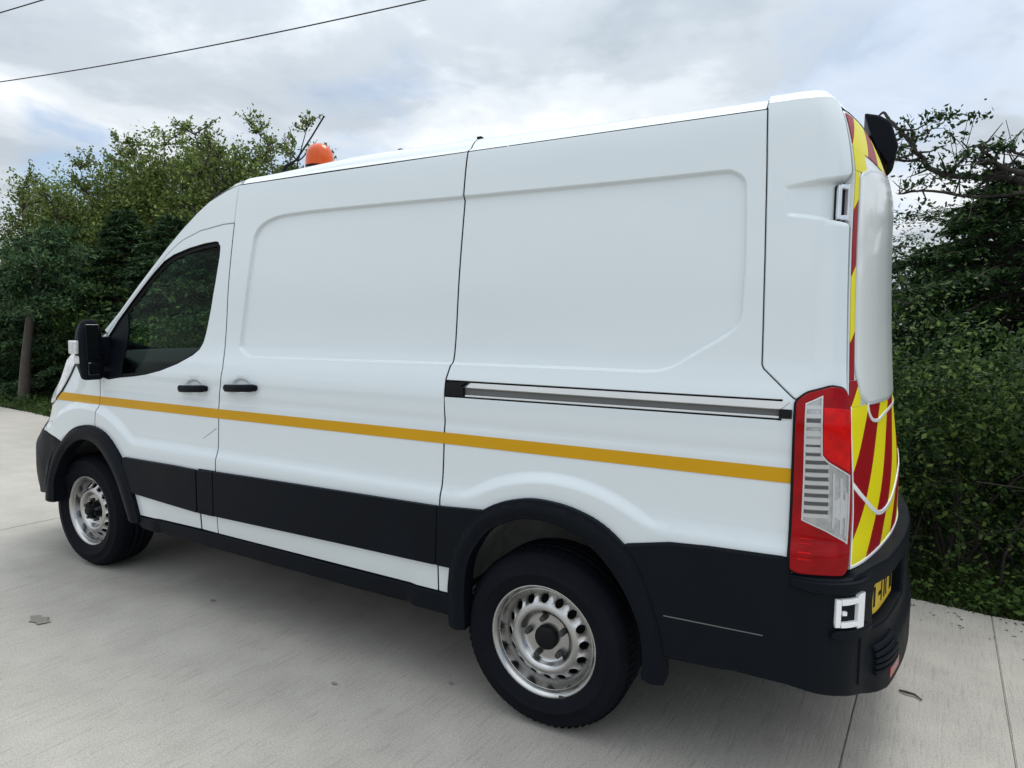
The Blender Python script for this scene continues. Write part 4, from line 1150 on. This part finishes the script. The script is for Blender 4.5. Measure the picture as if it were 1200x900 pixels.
g = 700.0
link("ground", mesh_py("ground", [(-g, -g, -.03), (g, -g, -.03), (g, g, -.03), (-g, g, -.03)], [(0, 1, 2, 3)], False), SOIL, kind="structure")
yard = link("concrete_yard", None, kind="structure")
yard.rotation_euler = (0, 0, YA)
xb = [-23.25, -17.7, -12.17, -6.63, -1.616, -1.09, 4.45, 9.99, 15.53, 21.07, 32.0]
yb = [-1.31, 5.2, 11.7, 18.2]
for i in range(len(xb) - 1):
    for j in range(len(yb) - 1):
        ga = .0015 if abs(xb[i] + 1.616) < .01 else .0016
        gb = .0015 if abs(xb[i + 1] + 1.616) < .01 else .0016
        lo = (xb[i] + ga, yb[j] + .005, -.12); hi = (xb[i + 1] - gb, yb[j + 1] - .005, 0)
        bm = bmesh.new()
        bmesh.ops.create_cube(bm, size=1)
        for v_ in bm.verts:
            v_.co = Vector([lo[k] + (v_.co[k] + .5) * (hi[k] - lo[k]) for k in range(3)])
        bmesh.ops.bevel(bm, geom=[e for e in bm.edges if all(v_.co.z > -.01 for v_ in e.verts)], offset=.004, segments=2, affect='EDGES')
        # ragged outer edge against the verge
        if j == 0:
            bmesh.ops.subdivide_edges(bm, edges=[e for e in bm.edges if abs(e.verts[0].co.x - e.verts[1].co.x) > 1], cuts=24)
            for v_ in bm.verts:
                if v_.co.y < yb[0] + .02: v_.co.y += .02 * math.sin(v_.co.x * 3.1) + .012 * math.sin(v_.co.x * 11.3)
        link("slab", bm_mesh(bm, "slab"), CONC, yard)
bm = bmesh.new()
link("joint_filler", mesh_py("joint_filler", [(xb[0], yb[0] + .04, -.007), (xb[-1], yb[0] + .04, -.007), (xb[-1], yb[-1], -.007), (xb[0], yb[-1], -.007)], [(0, 1, 2, 3)], False), JOINT, yard)

# bits lying on the concrete
DEB = simple("dry_leaf", (.20, .185, .16), .9, var=.4, vscale=60)
def litter(nm, x, y, pts, z, lab, cat):
    bm = bmesh.new()
    vs = [bm.verts.new((px_, py_, z + .003 * math.sin(i * 1.7))) for i, (px_, py_) in enumerate(pts)]
    f = bm.faces.new(vs)
    r = bmesh.ops.extrude_face_region(bm, geom=[f])
    for v_ in r['geom']:
        if isinstance(v_, bmesh.types.BMVert): v_.co.z += .0012
    o = link(nm, bm_mesh(bm, nm), DEB, label=lab, cat=cat, group='dead leaves lying on the concrete')
    o.location = (x, y, 0)
litter("dead_leaf", 2.68, 1.49, [(-.075, -.02), (-.03, -.028), (-.01, -.045), (.03, -.030), (.055, -.036), (.085, .0), (.05, .012), (.03, .035), (-.01, .022), (-.05, .03)], .004, "flat grey dead leaf on the concrete below the front wheel", "leaf")
litter("dead_leaf", .48, .93, [(-.010, -.006), (.008, -.008), (.011, .004), (-.005, .008)], .006, "small dark leaf scrap on the concrete beside the rear tyre", "leaf")
litter("dead_leaf", .92, 1.18, [(-.018, -.004), (.006, -.007), (.017, .001), (.0, .006)], .006, "crumpled leaf scrap on the open concrete between the two wheels", "leaf")
litter("dead_leaf", 2.11, .89, [(-.01, -.008), (.012, -.01), (.014, .008), (-.006, .01)], .006, "tiny dark leaf at the edge of the shadow under the van", "leaf")
tube("twig", [(-1.245, .02, .006), (-1.27, .035, .012), (-1.30, .035, .010), (-1.325, .06, .006)], [.004, .006, .005, .003], BARK, None, 6, label="short curved twig on the concrete behind the rear bumper", cat="twig")

# ------------------------------------------------------------------ foliage
def leaves(cent, nrm_, size, asp=.55, up=None, fold=.25):
    """two-triangle folded leaves: centre, facing and length each"""
    N = len(cent)
    nrm_ = nrm_ / (np.linalg.norm(nrm_, axis=1)[:, None] + 1e-9)
    ref = rng.normal(size=(N, 3)) if up is None else up
    a = ref - np.sum(ref * nrm_, 1)[:, None] * nrm_; a /= np.linalg.norm(a, axis=1)[:, None] + 1e-9
    b_ = np.cross(nrm_, a)
    s = np.broadcast_to(np.asarray(size, float), (N,))[:, None]
    p0 = cent - a * s * .5; p2 = cent + a * s * .5
    mid_ = cent + a * s * .05 + nrm_ * s * fold * .3
    p1 = mid_ + b_ * s * asp * .5 - nrm_ * s * fold * .5; p3 = mid_ - b_ * s * asp * .5 - nrm_ * s * fold * .5
    V = np.stack([p0, p1, p2, p3], 1).reshape(-1, 3)
    q = np.arange(N * 4).reshape(N, 4)
    return V, q
def rdir(N): 
    d = rng.normal(size=(N, 3)); return d / np.linalg.norm(d, axis=1)[:, None]

def spruce(x, y, H, R_, lab, dens_=1.0, lo=.25, group=None, nsz=1.0, reps=3, mat=None):
    t = link("spruce_tree", None, label=lab, cat="tree", group=group or "dark conifers along the hedge"); t.location = (x, y, 0)
    wood = [tube_np([(0, 0, -.05), (.02, .01, H * .5), (0, 0, H)], [.10, .06, .01], 8)]
    C_, N_, S_, U_ = [], [], [], []
    nb = int(H * 32 * dens_)
    for k in range(nb):
        z = lo + (H - lo) * (k + rng.random()) / nb
        f = 1 - (z - lo) / (H - lo)
        L = R_ * (f ** .75) * rng.uniform(.6, 1.15) + .10
        a = k * 2.39996 + rng.uniform(-.4, .4)
        dx, dy = math.cos(a), math.sin(a)
        m = 7; s = np.linspace(0, 1, m)
        lift = rng.uniform(-.05, .25)
        path = np.stack([dx * L * s, dy * L * s, z + L * (lift * s - .45 * s ** 2 + .18 * s ** 3)], 1)
        if L > .3: wood.append(tube_np(path, np.linspace(.016, .004, m), 4))
        ns = int(26 * L / 1.0 * dens_) + 8
        tt = rng.uniform(.18, 1.0, ns) ** .8
        base = np.stack([np.interp(tt, s, path[:, i]) for i in range(3)], 1)
        side = np.array([-dy, dx, 0])
        sgn = rng.choice([-1, 1], ns)[:, None]
        w = (.12 + .30 * (1 - tt) * min(L, 1.3))[:, None]
        dirs = sgn * side * rng.uniform(.4, 1, (ns, 1)) + np.array([dx, dy, 0]) * rng.uniform(.3, .9, (ns, 1)) + np.array([0, 0, -1]) * rng.uniform(.05, .6, (ns, 1))
        dirs /= np.linalg.norm(dirs, axis=1)[:, None]
        for rep in range(reps):
            q = rng.uniform(.2, 1.0, (ns, 1))
            C_.append(base + dirs * w * q); S_.append(rng.uniform(.10, .20, ns) * nsz)
            N_.append(np.array([0, 0, 1.0]) + rng.normal(scale=.45, size=(ns, 3))); U_.append(dirs + rng.normal(scale=.25, size=(ns, 3)))
    V, q = leaves(np.concatenate(C_), np.concatenate(N_), np.concatenate(S_), .30, np.concatenate(U_), .3)
    link("crown", from_np("spruce_crown", V, q), mat or L_SPRUCE, t, kind="stuff")
    V, q = join_np(wood); link("trunk", from_np("spruce_trunk", V, q, True), BARK, t)
    return t

def grow(p, d, L, r, depth, wood, tips, spread=.55, lift=.15, seg=5):
    pts = [p]; dd = d.copy(); 
    for i in range(seg):
        dd = dd + rng.normal(scale=.16, size=3) + np.array([0, 0, lift * .3]); dd /= np.linalg.norm(dd)
        pts.append(pts[-1] + dd * L / seg)
    pts = np.array(pts)
    wood.append(tube_np(pts, np.linspace(r, r * .55, len(pts)), 6 if r > .02 else 4))
    if depth == 0:
        tips.append(pts); return
    if depth <= 2: tips.append(pts[2:])
    for i in range(rng.integers(2, 5)):
        t_ = rng.uniform(.35, 1.0); q = pts[min(len(pts) - 1, int(t_ * seg))]
        nd = dd + rng.normal(scale=spread, size=3) + np.array([0, 0, lift]); nd /= np.linalg.norm(nd)
        grow(q, nd, L * rng.uniform(.55, .8), r * .55, depth - 1, wood, tips, spread, lift, seg)
def broadleaf(x, y, H, lab, mat, W=1.0, stems=5, nleaf=26, lsize=.075, depth=3, tilt=.25, seedv=1, z0=.0, group=None, name="broadleaf_tree", fill=0, top_f=.5):
    global rng
    sv = rng; rng = np.random.default_rng(seedv)
    t = link(name, None, label=lab, cat="tree", group=group or "broadleaf trees behind the hedge"); t.location = (x, y, 0)
    wood, tips = [], []
    for k in range(stems):
        a = k * 2.4 + rng.uniform(-.3, .3)
        d = np.array([math.cos(a) * tilt * W, math.sin(a) * tilt * W, 1.0]); d /= np.linalg.norm(d)
        hh = H * rng.uniform(.8, 1.08)
        p = np.array([math.cos(a) * .12 * W, math.sin(a) * .12 * W, z0]); pts = [p]; dd = d.copy(); sg = 9
        for i in range(sg):
            dd = dd + rng.normal(scale=.08, size=3) + np.array([0, 0, .06]); dd /= np.linalg.norm(dd)
            pts.append(pts[-1] + dd * hh / sg)
        pts = np.array(pts)
        wood.append(tube_np(pts, np.linspace(.055, .008, len(pts)), 6)); tips.append(pts[-4:])
        for i in range(2, sg + 1):
            for r_ in range(3):
                nd = np.array([rng.normal(), rng.normal(), .5]); nd /= np.linalg.norm(nd)
                grow(pts[i], nd, hh * .20 * (1.15 - .75 * i / sg) * rng.uniform(.7, 1.3) * W, .016, depth - 2, wood, tips, .6, .2, 4)
    C_, N_ = [], []
    for p in tips:
        m = nleaf
        k = rng.uniform(0, len(p) - 1, m); i = k.astype(int); f = (k - i)[:, None]
        c = p[i] * (1 - f) + p[np.minimum(i + 1, len(p) - 1)] * f
        C_.append(c + rng.normal(scale=.045, size=(m, 3))); N_.append(rdir(m) + np.array([0, 0, .6]))
    if fill:
        # leafy body of the crown: clumps through an uneven volume
        nc = fill // 55
        th = rng.uniform(0, 6.283, nc); rr = rng.random(nc) ** .55; zf = rng.random(nc)
        prof_ = (.55 + .45 * np.sin(np.pi * np.clip(zf * .8 + .12, 0, 1))) * (1 + .25 * np.sin(th * 3 + sv.uniform(0, 6)) * zf)
        cc = np.stack([np.cos(th) * rr * prof_ * 1.55 * W, np.sin(th) * rr * prof_ * 1.1 * W, .5 + zf * (H * top_f - .5) * (1 + .16 * np.sin(th * 5 + 1))], 1)
        pk = rng.integers(0, nc, fill)
        C_.append(cc[pk] + rng.normal(scale=(.17, .17, .13), size=(fill, 3))); N_.append(rdir(fill) + np.array([0, 0, .4]))
    C_ = np.concatenate(C_); N_ = np.concatenate(N_)
    V, q = leaves(C_, N_, rng.uniform(.6, 1.3, len(C_)) * lsize, .62)
    link("crown", from_np("crown", V, q), mat, t, kind="stuff")
    V, q = join_np(wood); link("trunk", from_np("trunk", V, q, True), TWIG, t)
    rng = sv
    return t

# conifers and broadleaves beyond the front of the van
spruce(12.9, -5.1, 4.0, 1.9, "dark spruce with drooping layered boughs behind the bare trunk", 1.5)
spruce(11.0, -4.9, 3.7, 1.7, "dark spruce between the bare trunk and the van's windscreen", 1.5)
spruce(15.9, -4.6, 3.5, 2.0, "dark spruce at the far left edge beside the grass verge", 1.4)
spruce(9.3, -4.7, 3.5, 1.5, "dark spruce rising just ahead of the door mirror", 1.3)
spruce(14.3, -4.4, 3.4, 1.6, "smaller dark spruce close behind the bare leaning trunk", 1.4)
broadleaf(15.4, -6.9, 5.5, "olive green broadleaf tree standing behind the spruces", L_OLIVE, 1.05, 9, 20, .085, 3, .16, 11, fill=40000, top_f=.93)
broadleaf(13.3, -6.8, 5.6, "tall dense olive broadleaf tree above the door mirror", L_OLIVE, 1.05, 9, 20, .085, 3, .16, 12, fill=40000, top_f=.93)
broadleaf(11.4, -6.7, 5.4, "dense olive broadleaf tree rising above the windscreen pillar", L_OLIVE, 1.0, 8, 18, .085, 3, .16, 16, fill=26000, top_f=.88)
broadleaf(10.2, -6.5, 5.35, "sparse leggy tree with small leaves behind the roof antenna", L_OLIVE, .85, 6, 12, .075, 3, .16, 13, fill=9000, top_f=.66)
broadleaf(17.6, -6.2, 4.9, "pale broadleaf tree behind the far left spruce", L_OLIVE, 1.1, 7, 16, .08, 3, .2, 14, fill=42000, top_f=.95)
broadleaf(8.6, -7.0, 4.6, "low olive broadleaf half hidden behind the cab roof", L_OLIVE, .9, 6, 14, .08, 3, .2, 15, fill=14000, top_f=.85)
# the bare lower trunk on the verge
t = link("leaning_trunk_tree", None, label="grey bare leaning tree trunk on the grass verge", cat="tree"); t.location = (13.2, -3.2, 0)
V, q = tube_np([(.03, 0, -.05), (0, 0, .1), (-.10, -.02, .8), (-.28, -.05, 1.6), (-.45, -.15, 2.4), (-.6, -.3, 3.2)], [.15, .105, .085, .075, .06, .03], 10)
link("trunk", from_np("trunk", V, q, True), simple("grey_bark", (.075, .066, .055), .9, var=.5, vscale=10, bump=1.0, bscale=40), t)
wd = []; 
for k in range(26):
    z = rng.uniform(1.9, 3.2); a = rng.uniform(0, 6.28); L = rng.uniform(.5, 1.1)
    wd.append((np.array([-.45 - (z - 2.4) * .2, -.15, z]), np.array([math.cos(a) * L, math.sin(a) * L, rng.uniform(-.2, .35)])))
Cc = []; wt = []
for p, d in wd:
    s = np.linspace(0, 1, 5)[:, None]; path = p + d * s - np.array([0, 0, .25]) * s ** 2
    wt.append(tube_np(path, np.linspace(.015, .004, 5), 4))
    k = rng.uniform(.2, 1, 330)[:, None]
    Cc.append(p + d * k - np.array([0, 0, .25]) * k ** 2 + rng.normal(scale=(.14, .14, .06), size=(330, 3)))
Cc = np.concatenate(Cc)
V, q = leaves(Cc, rdir(len(Cc)) + np.array([0, 0, .8]), rng.uniform(.06, .12, len(Cc)), .4); link("crown", from_np("crown", V, q), L_SPRUCE, t, kind="stuff")
V, q = join_np(wt); link("limb", from_np("limbs", V, q, True), BARK, t)

# hedge along the edge of the yard
def hedge(a0, a1, b0, b1, hfun, N, lsz, lab, stems, fuzz=.35, sprays=0):
    t = link("hedge", None, label=lab, cat="hedge", group="hedges along the edge of the yard")
    a = rng.uniform(a0, a1, N); w = rng.random(N) ** 1.6
    hh = np.array([hfun(v) for v in a])
    front = b0 - .18 * np.sin(a * 2.3) - .10 * np.sin(a * 5.1 + 1) 
    z = hh * rng.random(N) ** .75 * (1 + fuzz * rng.random(N) ** 3 * (1 + .8 * np.sin(a * 3.3) * np.sin(a * 1.1 + 2)))
    bulge = .30 * np.sin(z * 2.6 + a * 1.3) + .16 * np.sin(z * 6.1 - a * 3.2) + .12 * np.sin(a * 8.5 + z * 4)
    bb = front - w * (b0 - b1) * (.9) + bulge * .7 + .12
    # tumble the foot back under the face
    bb -= .30 * np.exp(-((z / .40) ** 2))
    # clump: pull leaves towards random clump centres
    nc = N // 100; ci = rng.integers(0, N, nc); pick = ci[rng.integers(0, nc, N)]
    near = np.abs(a - a[pick]) < 3e9
    P = np.stack([a, bb, z], 1); Pc = P[pick]
    loc = Pc + rng.normal(scale=(.13, .10, .055), size=(N, 3))
    use = rng.random(N) < .85
    P = np.where(use[:, None], loc, P); P[:, 2] = np.maximum(P[:, 2], .02)
    W3 = EX[None] * P[:, :1] + EY[None] * P[:, 1:2]; W3[:, 2] = P[:, 2]
    V, q = leaves(W3, rdir(N) + np.array([-.0, .5, .5]), rng.uniform(.4, 1.0, N) ** 1.0 * (1 + .9 * rng.random(N) ** 4) * lsz * 1.25, .55)
    link("foliage", from_np("hedge_foliage", V, q), L_HEDGE, t, kind="stuff")
    wd = []
    for k in range(stems):
        aa = rng.uniform(a0, a1); p = yw(aa, b0 - rng.uniform(.05, .5), -.02); pts = [p]
        d = np.array([rng.normal(scale=.3), rng.normal(scale=.2), 1.0])
        for i in range(6):
            d = d + rng.normal(scale=.22, size=3); d /= np.linalg.norm(d); pts.append(pts[-1] + d * hfun(aa) / 6.5)
        wd.append(tube_np(pts, np.linspace(rng.uniform(.006, .016), .003, 7), 5))
    # arching sprays of lighter leaves in front of the mass
    sl, sn = [], []
    for k in range(sprays):
        aa = rng.uniform(a0, a1); p = yw(aa, b0 - .05, rng.uniform(.15, 1.3)); d = EY * rng.uniform(.15, .6) + EX * rng.normal(scale=.5) + np.array([0, 0, rng.uniform(.2, .9)])
        L = rng.uniform(.35, .8); s = np.linspace(0, 1, 7)[:, None]; pth = p + d * L * s - np.array([0, 0, .75]) * L * s ** 2
        wd.append(tube_np(pth, np.linspace(.004, .0015, 7), 4))
        m = int(60 * L) + 14; kk = rng.uniform(.1, 1, m) * 6; i = np.minimum(kk.astype(int), 5); f = (kk - i)[:, None]
        sl.append(pth[i] * (1 - f) + pth[i + 1] * f + rng.normal(scale=.022, size=(m, 3))); sn.append(rdir(m) * .7 + np.array([0, .3, .8]))
    if sl:
        sl = np.concatenate(sl); V, q = leaves(sl, np.concatenate(sn), rng.uniform(.022, .055, len(sl)), .6)
        link("leaf_spray", from_np("leaf_sprays", V, q), L_BRAMBLE, t, kind="stuff")
    V, q = join_np(wd); link("stem", from_np("hedge_stems", V, q, True), TWIG, t, kind="stuff")
hedge(-7.5, -.2, -1.80, -3.3, lambda a: 1.42 + .16 * math.sin(a * 1.7) + .10 * math.sin(a * 4.3), 150000, .033, "dark overgrown leafy hedge behind the van's rear bumper", 70, .35, 150)
hedge(-.2, 9.5, -1.75, -3.4, lambda a: 1.65 + .15 * math.sin(a * 1.3), 45000, .065, "dark leafy hedge running alongside the far flank of the van", 40)
hedge(9.5, 20.0, -2.7, -4.4, lambda a: 1.5 + .3 * math.sin(a * 1.1), 42000, .08, "low dark undergrowth below the spruces beyond the bare trunk", 30)

# wind-swept pine above the hedge on the right
t = link("windswept_pine", None, label="dark wind-swept pine with flat foliage layers above the hedge", cat="tree"); t.location = (-3.5, -4.2, 0)
wd = [tube_np([(0, 0, -.05), (.05, .02, .9), (.0, .05, 1.8), (.15, .0, 2.6), (.3, .1, 3.1)], [.14, .11, .09, .06, .03], 10)]
pads = []
rp = np.random.default_rng(21)
for k in range(150):
    x_ = rp.uniform(-2.8, 2.6); y_ = rp.uniform(-1.2, 1.6); z_ = .95 + 1.92 * rp.random() ** 1.1 - .05 * max(0, x_ - 1.5)
    pads.append((x_, y_, z_, rp.uniform(.20, .50), rp.uniform(.18, .42)))
C_, N_, S_, U_ = [], [], [], []
for (x_, y_, z_, rx, ry) in pads:
    s = np.linspace(0, 1, 7)[:, None]; p0 = np.array([.05, .02, min(2.6, max(.8, z_ - rp.uniform(.2, .9)))]); p1 = np.array([x_, y_, z_])
    mid_ = np.array([0, 0, .18]) * np.sin(s * np.pi) + rp.normal(scale=.03, size=(7, 3)) * np.sin(s * np.pi)
    br = p0 + (p1 - p0) * s + mid_
    if len(wd) % 3 == 0 and rp.random() < .45: wd.append(tube_np(br, np.linspace(.016, .004, 7), 5))
    else: wd.append(tube_np(br[5:], np.linspace(.007, .004, 2), 4))
    for j in range(7):
        a = rp.uniform(0, 6.28); e = p1 + np.array([math.cos(a) * rx, math.sin(a) * ry, rp.uniform(-.05, .10)])
        st = p1 + (p0 - p1) * rp.uniform(0, .25)
        if j < 3: wd.append(tube_np(np.stack([st, (st + e) / 2 + rp.normal(scale=.03, size=3), e]), [.006, .004, .002], 4))
        m = int(95 * (rx + ry))
        k = rp.random((m, 1)) ** .7
        C_.append(st + (e - st) * k + rp.normal(scale=(.05, .05, .032), size=(m, 3)))
        S_.append(rp.uniform(.03, .06, m)); N_.append(np.array([0, 0, 1.0]) + rp.normal(scale=.6, size=(m, 3))); U_.append((e - st) + rp.normal(scale=.25, size=(m, 3)))
V, q = leaves(np.concatenate(C_), np.concatenate(N_), np.concatenate(S_), .42, np.concatenate(U_))
link("crown", from_np("pine_crown", V, q), L_PINE, t, kind="stuff")
V, q = join_np(wd); link("trunk", from_np("pine_trunk", V, q, True), BARK, t)

broadleaf(-2.4, -6.2, 2.45, "dark shrubby tree standing behind the wind-swept pine", L_PINE, 1.25, 7, 16, .065, 3, .35, 31, fill=26000, top_f=1.1)
broadleaf(-5.6, -5.6, 2.8, "dark shrubby tree beyond the edge of the hedge", L_PINE, 1.25, 7, 16, .065, 3, .35, 32, fill=30000, top_f=.80)

spruce(-2.15, -3.7, 3.0, 1.75, "dark conifer with drooping layered boughs close above the hedge", 2.2, .55, None, .42, 8, L_PINE)

# dead branched tree with a few tufts
t = link("dead_tree", None, label="half dead tree with bare dark branches reaching over the van's tail", cat="tree"); t.location = (-3.0, -3.6, 0)
O = np.array([-3.0, -3.6, 0])
wd = [tube_np(np.array([(-3.0, -3.6, -.05), (-2.95, -3.55, 1.0), (-2.8, -3.5, 1.9), (-2.5, -3.45, 2.5), (-2.13, -3.4, 2.78)]) - O, [.10, .085, .07, .05, .032], 8)]
bare = [([(-2.13, -3.4, 2.78), (-1.85, -3.4, 2.85), (-1.61, -3.4, 2.87), (-1.46, -3.4, 2.99), (-1.32, -3.4, 3.2), (-1.22, -3.4, 3.32), (-1.12, -3.4, 3.47)], .032),
        ([(-2.25, -3.4, 2.60), (-2.02, -3.4, 2.84), (-1.82, -3.4, 3.09)], .030), ([(-2.14, -3.3, 2.81), (-1.94, -3.3, 2.91), (-1.8, -3.3, 2.97)], .028),
        ([(-1.61, -3.4, 2.88), (-1.75, -3.4, 3.04), (-1.7, -3.4, 3.15)], .012), ([(-1.33, -3.4, 3.2), (-1.43, -3.5, 3.26), (-1.52, -3.6, 3.33)], .009),
        ([(-1.46, -3.4, 2.99), (-1.29, -3.4, 3.04), (-1.2, -3.4, 3.1)], .012), ([(-1.89, -3.4, 2.61), (-1.89, -3.4, 2.85)], .014),
        ([(-2.2, -3.35, 2.9), (-2.05, -3.3, 3.0), (-1.95, -3.3, 3.06)], .018), ([(-2.3, -3.4, 2.7), (-1.9, -3.3, 2.66), (-1.5, -3.2, 2.72), (-1.25, -3.1, 2.70)], .02)]
tips = []
for L, r in bare:
    p = np.array(catm(L, 4)) - O; p = p + rng.normal(scale=.008, size=p.shape); wd.append(tube_np(p, np.linspace(r, r * .35, len(p)), 6)); tips.append(p)
    for k in range(5 + 3 * len(L)):
        i = rng.integers(1, len(p)); d = rng.normal(size=3) + np.array([.2, 0, .35]); d /= np.linalg.norm(d); Lx = rng.uniform(.08, .30)
        a = p[i]; pp = np.stack([a, a + d * Lx * .5 + rng.normal(scale=.02, size=3), a + d * Lx + np.array([0, 0, .03])])
        wd.append(tube_np(pp, [r * .35, r * .22, .0025], 4)); tips.append(pp)
V, q = join_np(wd); link("trunk", from_np("dead_trunk", V, q, True), TWIG, t)
C_ = []
for p in tips:
    for k in range(3):
        if rng.random() < .16:
            c = p[-1] if rng.random() < .6 else p[rng.integers(0, len(p))]
            C_.append(c + rng.normal(scale=(.06, .06, .025), size=(rng.integers(8, 34), 3)))
C_ = np.concatenate(C_)
V, q = leaves(C_, rdir(len(C_)) + np.array([0, 0, .7]), rng.uniform(.03, .065, len(C_)), .5); link("leaf_tuft", from_np("tufts", V, q), L_PINE, t, kind="stuff")

# grass verge
def grass(a0, a1, b0, b1, N, h):
    a = rng.uniform(a0, a1, N); b_ = b1 + (b0 - b1) * rng.random(N) ** .7
    P = EX[None] * a[:, None] + EY[None] * b_[:, None]; P[:, 2] = -.03
    th = rng.uniform(0, 6.28, N); hh = h * rng.uniform(.4, 1.25, N) * (.75 + .35 * np.sin(a * 3.1) * np.sin(b_ * 4.3 + a))
    s = np.stack([np.cos(th), np.sin(th), 0 * th], 1) * (.004 + .03 * h)
    ln = rng.normal(scale=.4, size=(N, 3)); ln[:, 2] = 0
    m = P + ln * hh[:, None] * .4 + np.array([0, 0, 1]) * hh[:, None] * .6
    tp = P + ln * hh[:, None] * 1.1 + np.array([0, 0, 1]) * hh[:, None]
    V = np.stack([P - s, P + s, m + s * .7, m - s * .7, tp + s * .12, tp - s * .12], 1).reshape(-1, 3)
    k = np.arange(N)[:, None] * 6
    q = np.concatenate([k + np.array([0, 1, 2, 3]), k + np.array([3, 2, 4, 5])])
    return V, q
V, q = join_np([grass(-6, .5, -1.27, -2.1, 22000, .085), grass(.5, 9, -1.27, -2.2, 7000, .12), grass(9, 26, -1.27, -3.8, 26000, .15)])
link("grass", from_np("grass", V, q), L_GRASS, kind="stuff")

# low leafy weeds creeping over the edge of the slab, and crumbs of leaf litter
N = 9000
a = np.where(rng.random(N) < .55, rng.uniform(-4.5, .3, N), rng.uniform(9, 17, N)); w = rng.random(N)
bb = -1.33 - .55 * w + .05 * np.sin(a * 7) ; pk = rng.integers(0, N, N // 12)[rng.integers(0, N // 12, N)]
a = a[pk] + rng.normal(scale=.05, size=N); bb = bb[pk] + rng.normal(scale=.045, size=N); zz2 = np.abs(rng.normal(scale=.06, size=N)) + .02 + .12 * (bb < -1.5) * rng.random(N)
P = EX[None] * a[:, None] + EY[None] * bb[:, None]; P[:, 2] = zz2 - .02 * (bb < -1.31)
V, q = leaves(P, rdir(N) * .6 + np.array([0, 0, 1.0]), rng.uniform(.02, .055, N), .6)
link("weeds", from_np("weeds", V, q), L_BRAMBLE, kind="stuff")
N = 420
a = np.where(rng.random(N) < .7, rng.uniform(-4.0, -.9, N), rng.uniform(8, 16, N)); bb = -1.30 + np.abs(rng.normal(scale=.22, size=N))
P = EX[None] * a[:, None] + EY[None] * bb[:, None]; P[:, 2] = .004
V, q = leaves(P, rng.normal(scale=.15, size=(N, 3)) + np.array([0, 0, 1.0]), rng.uniform(.008, .028, N), .5)
link("leaf_litter", from_np("leaf_litter", V, q), BARK, kind="stuff")

# overhead lines
P0, P2 = np.array([13.231, -3.111, 6.0]), np.array([4.400, -4.272, 6.0])
s = np.linspace(-2.6, 3.4, 60); pth = P0 + (P2 - P0) * s[:, None]; pth[:, 2] = 6.0 - .2727 * s * (1 - s)
tube("overhead_cable", pth, .009, CABLE, None, 6, label="long black overhead cable crossing the sky above the trees", cat="cable", group="overhead cables")
Q0, Q1 = np.array([11.602, -2.450, 6.6]), np.array([10.503, -2.551, 6.6])
s = np.linspace(-14, 14, 60); pth = Q0 + (Q1 - Q0) * s[:, None]; pth[:, 2] = 6.6 + .0025 * (s - .5) ** 2
tube("overhead_cable", pth, .009, CABLE, None, 6, label="short stretch of cable in the top left corner of the sky", cat="cable", group="overhead cables")
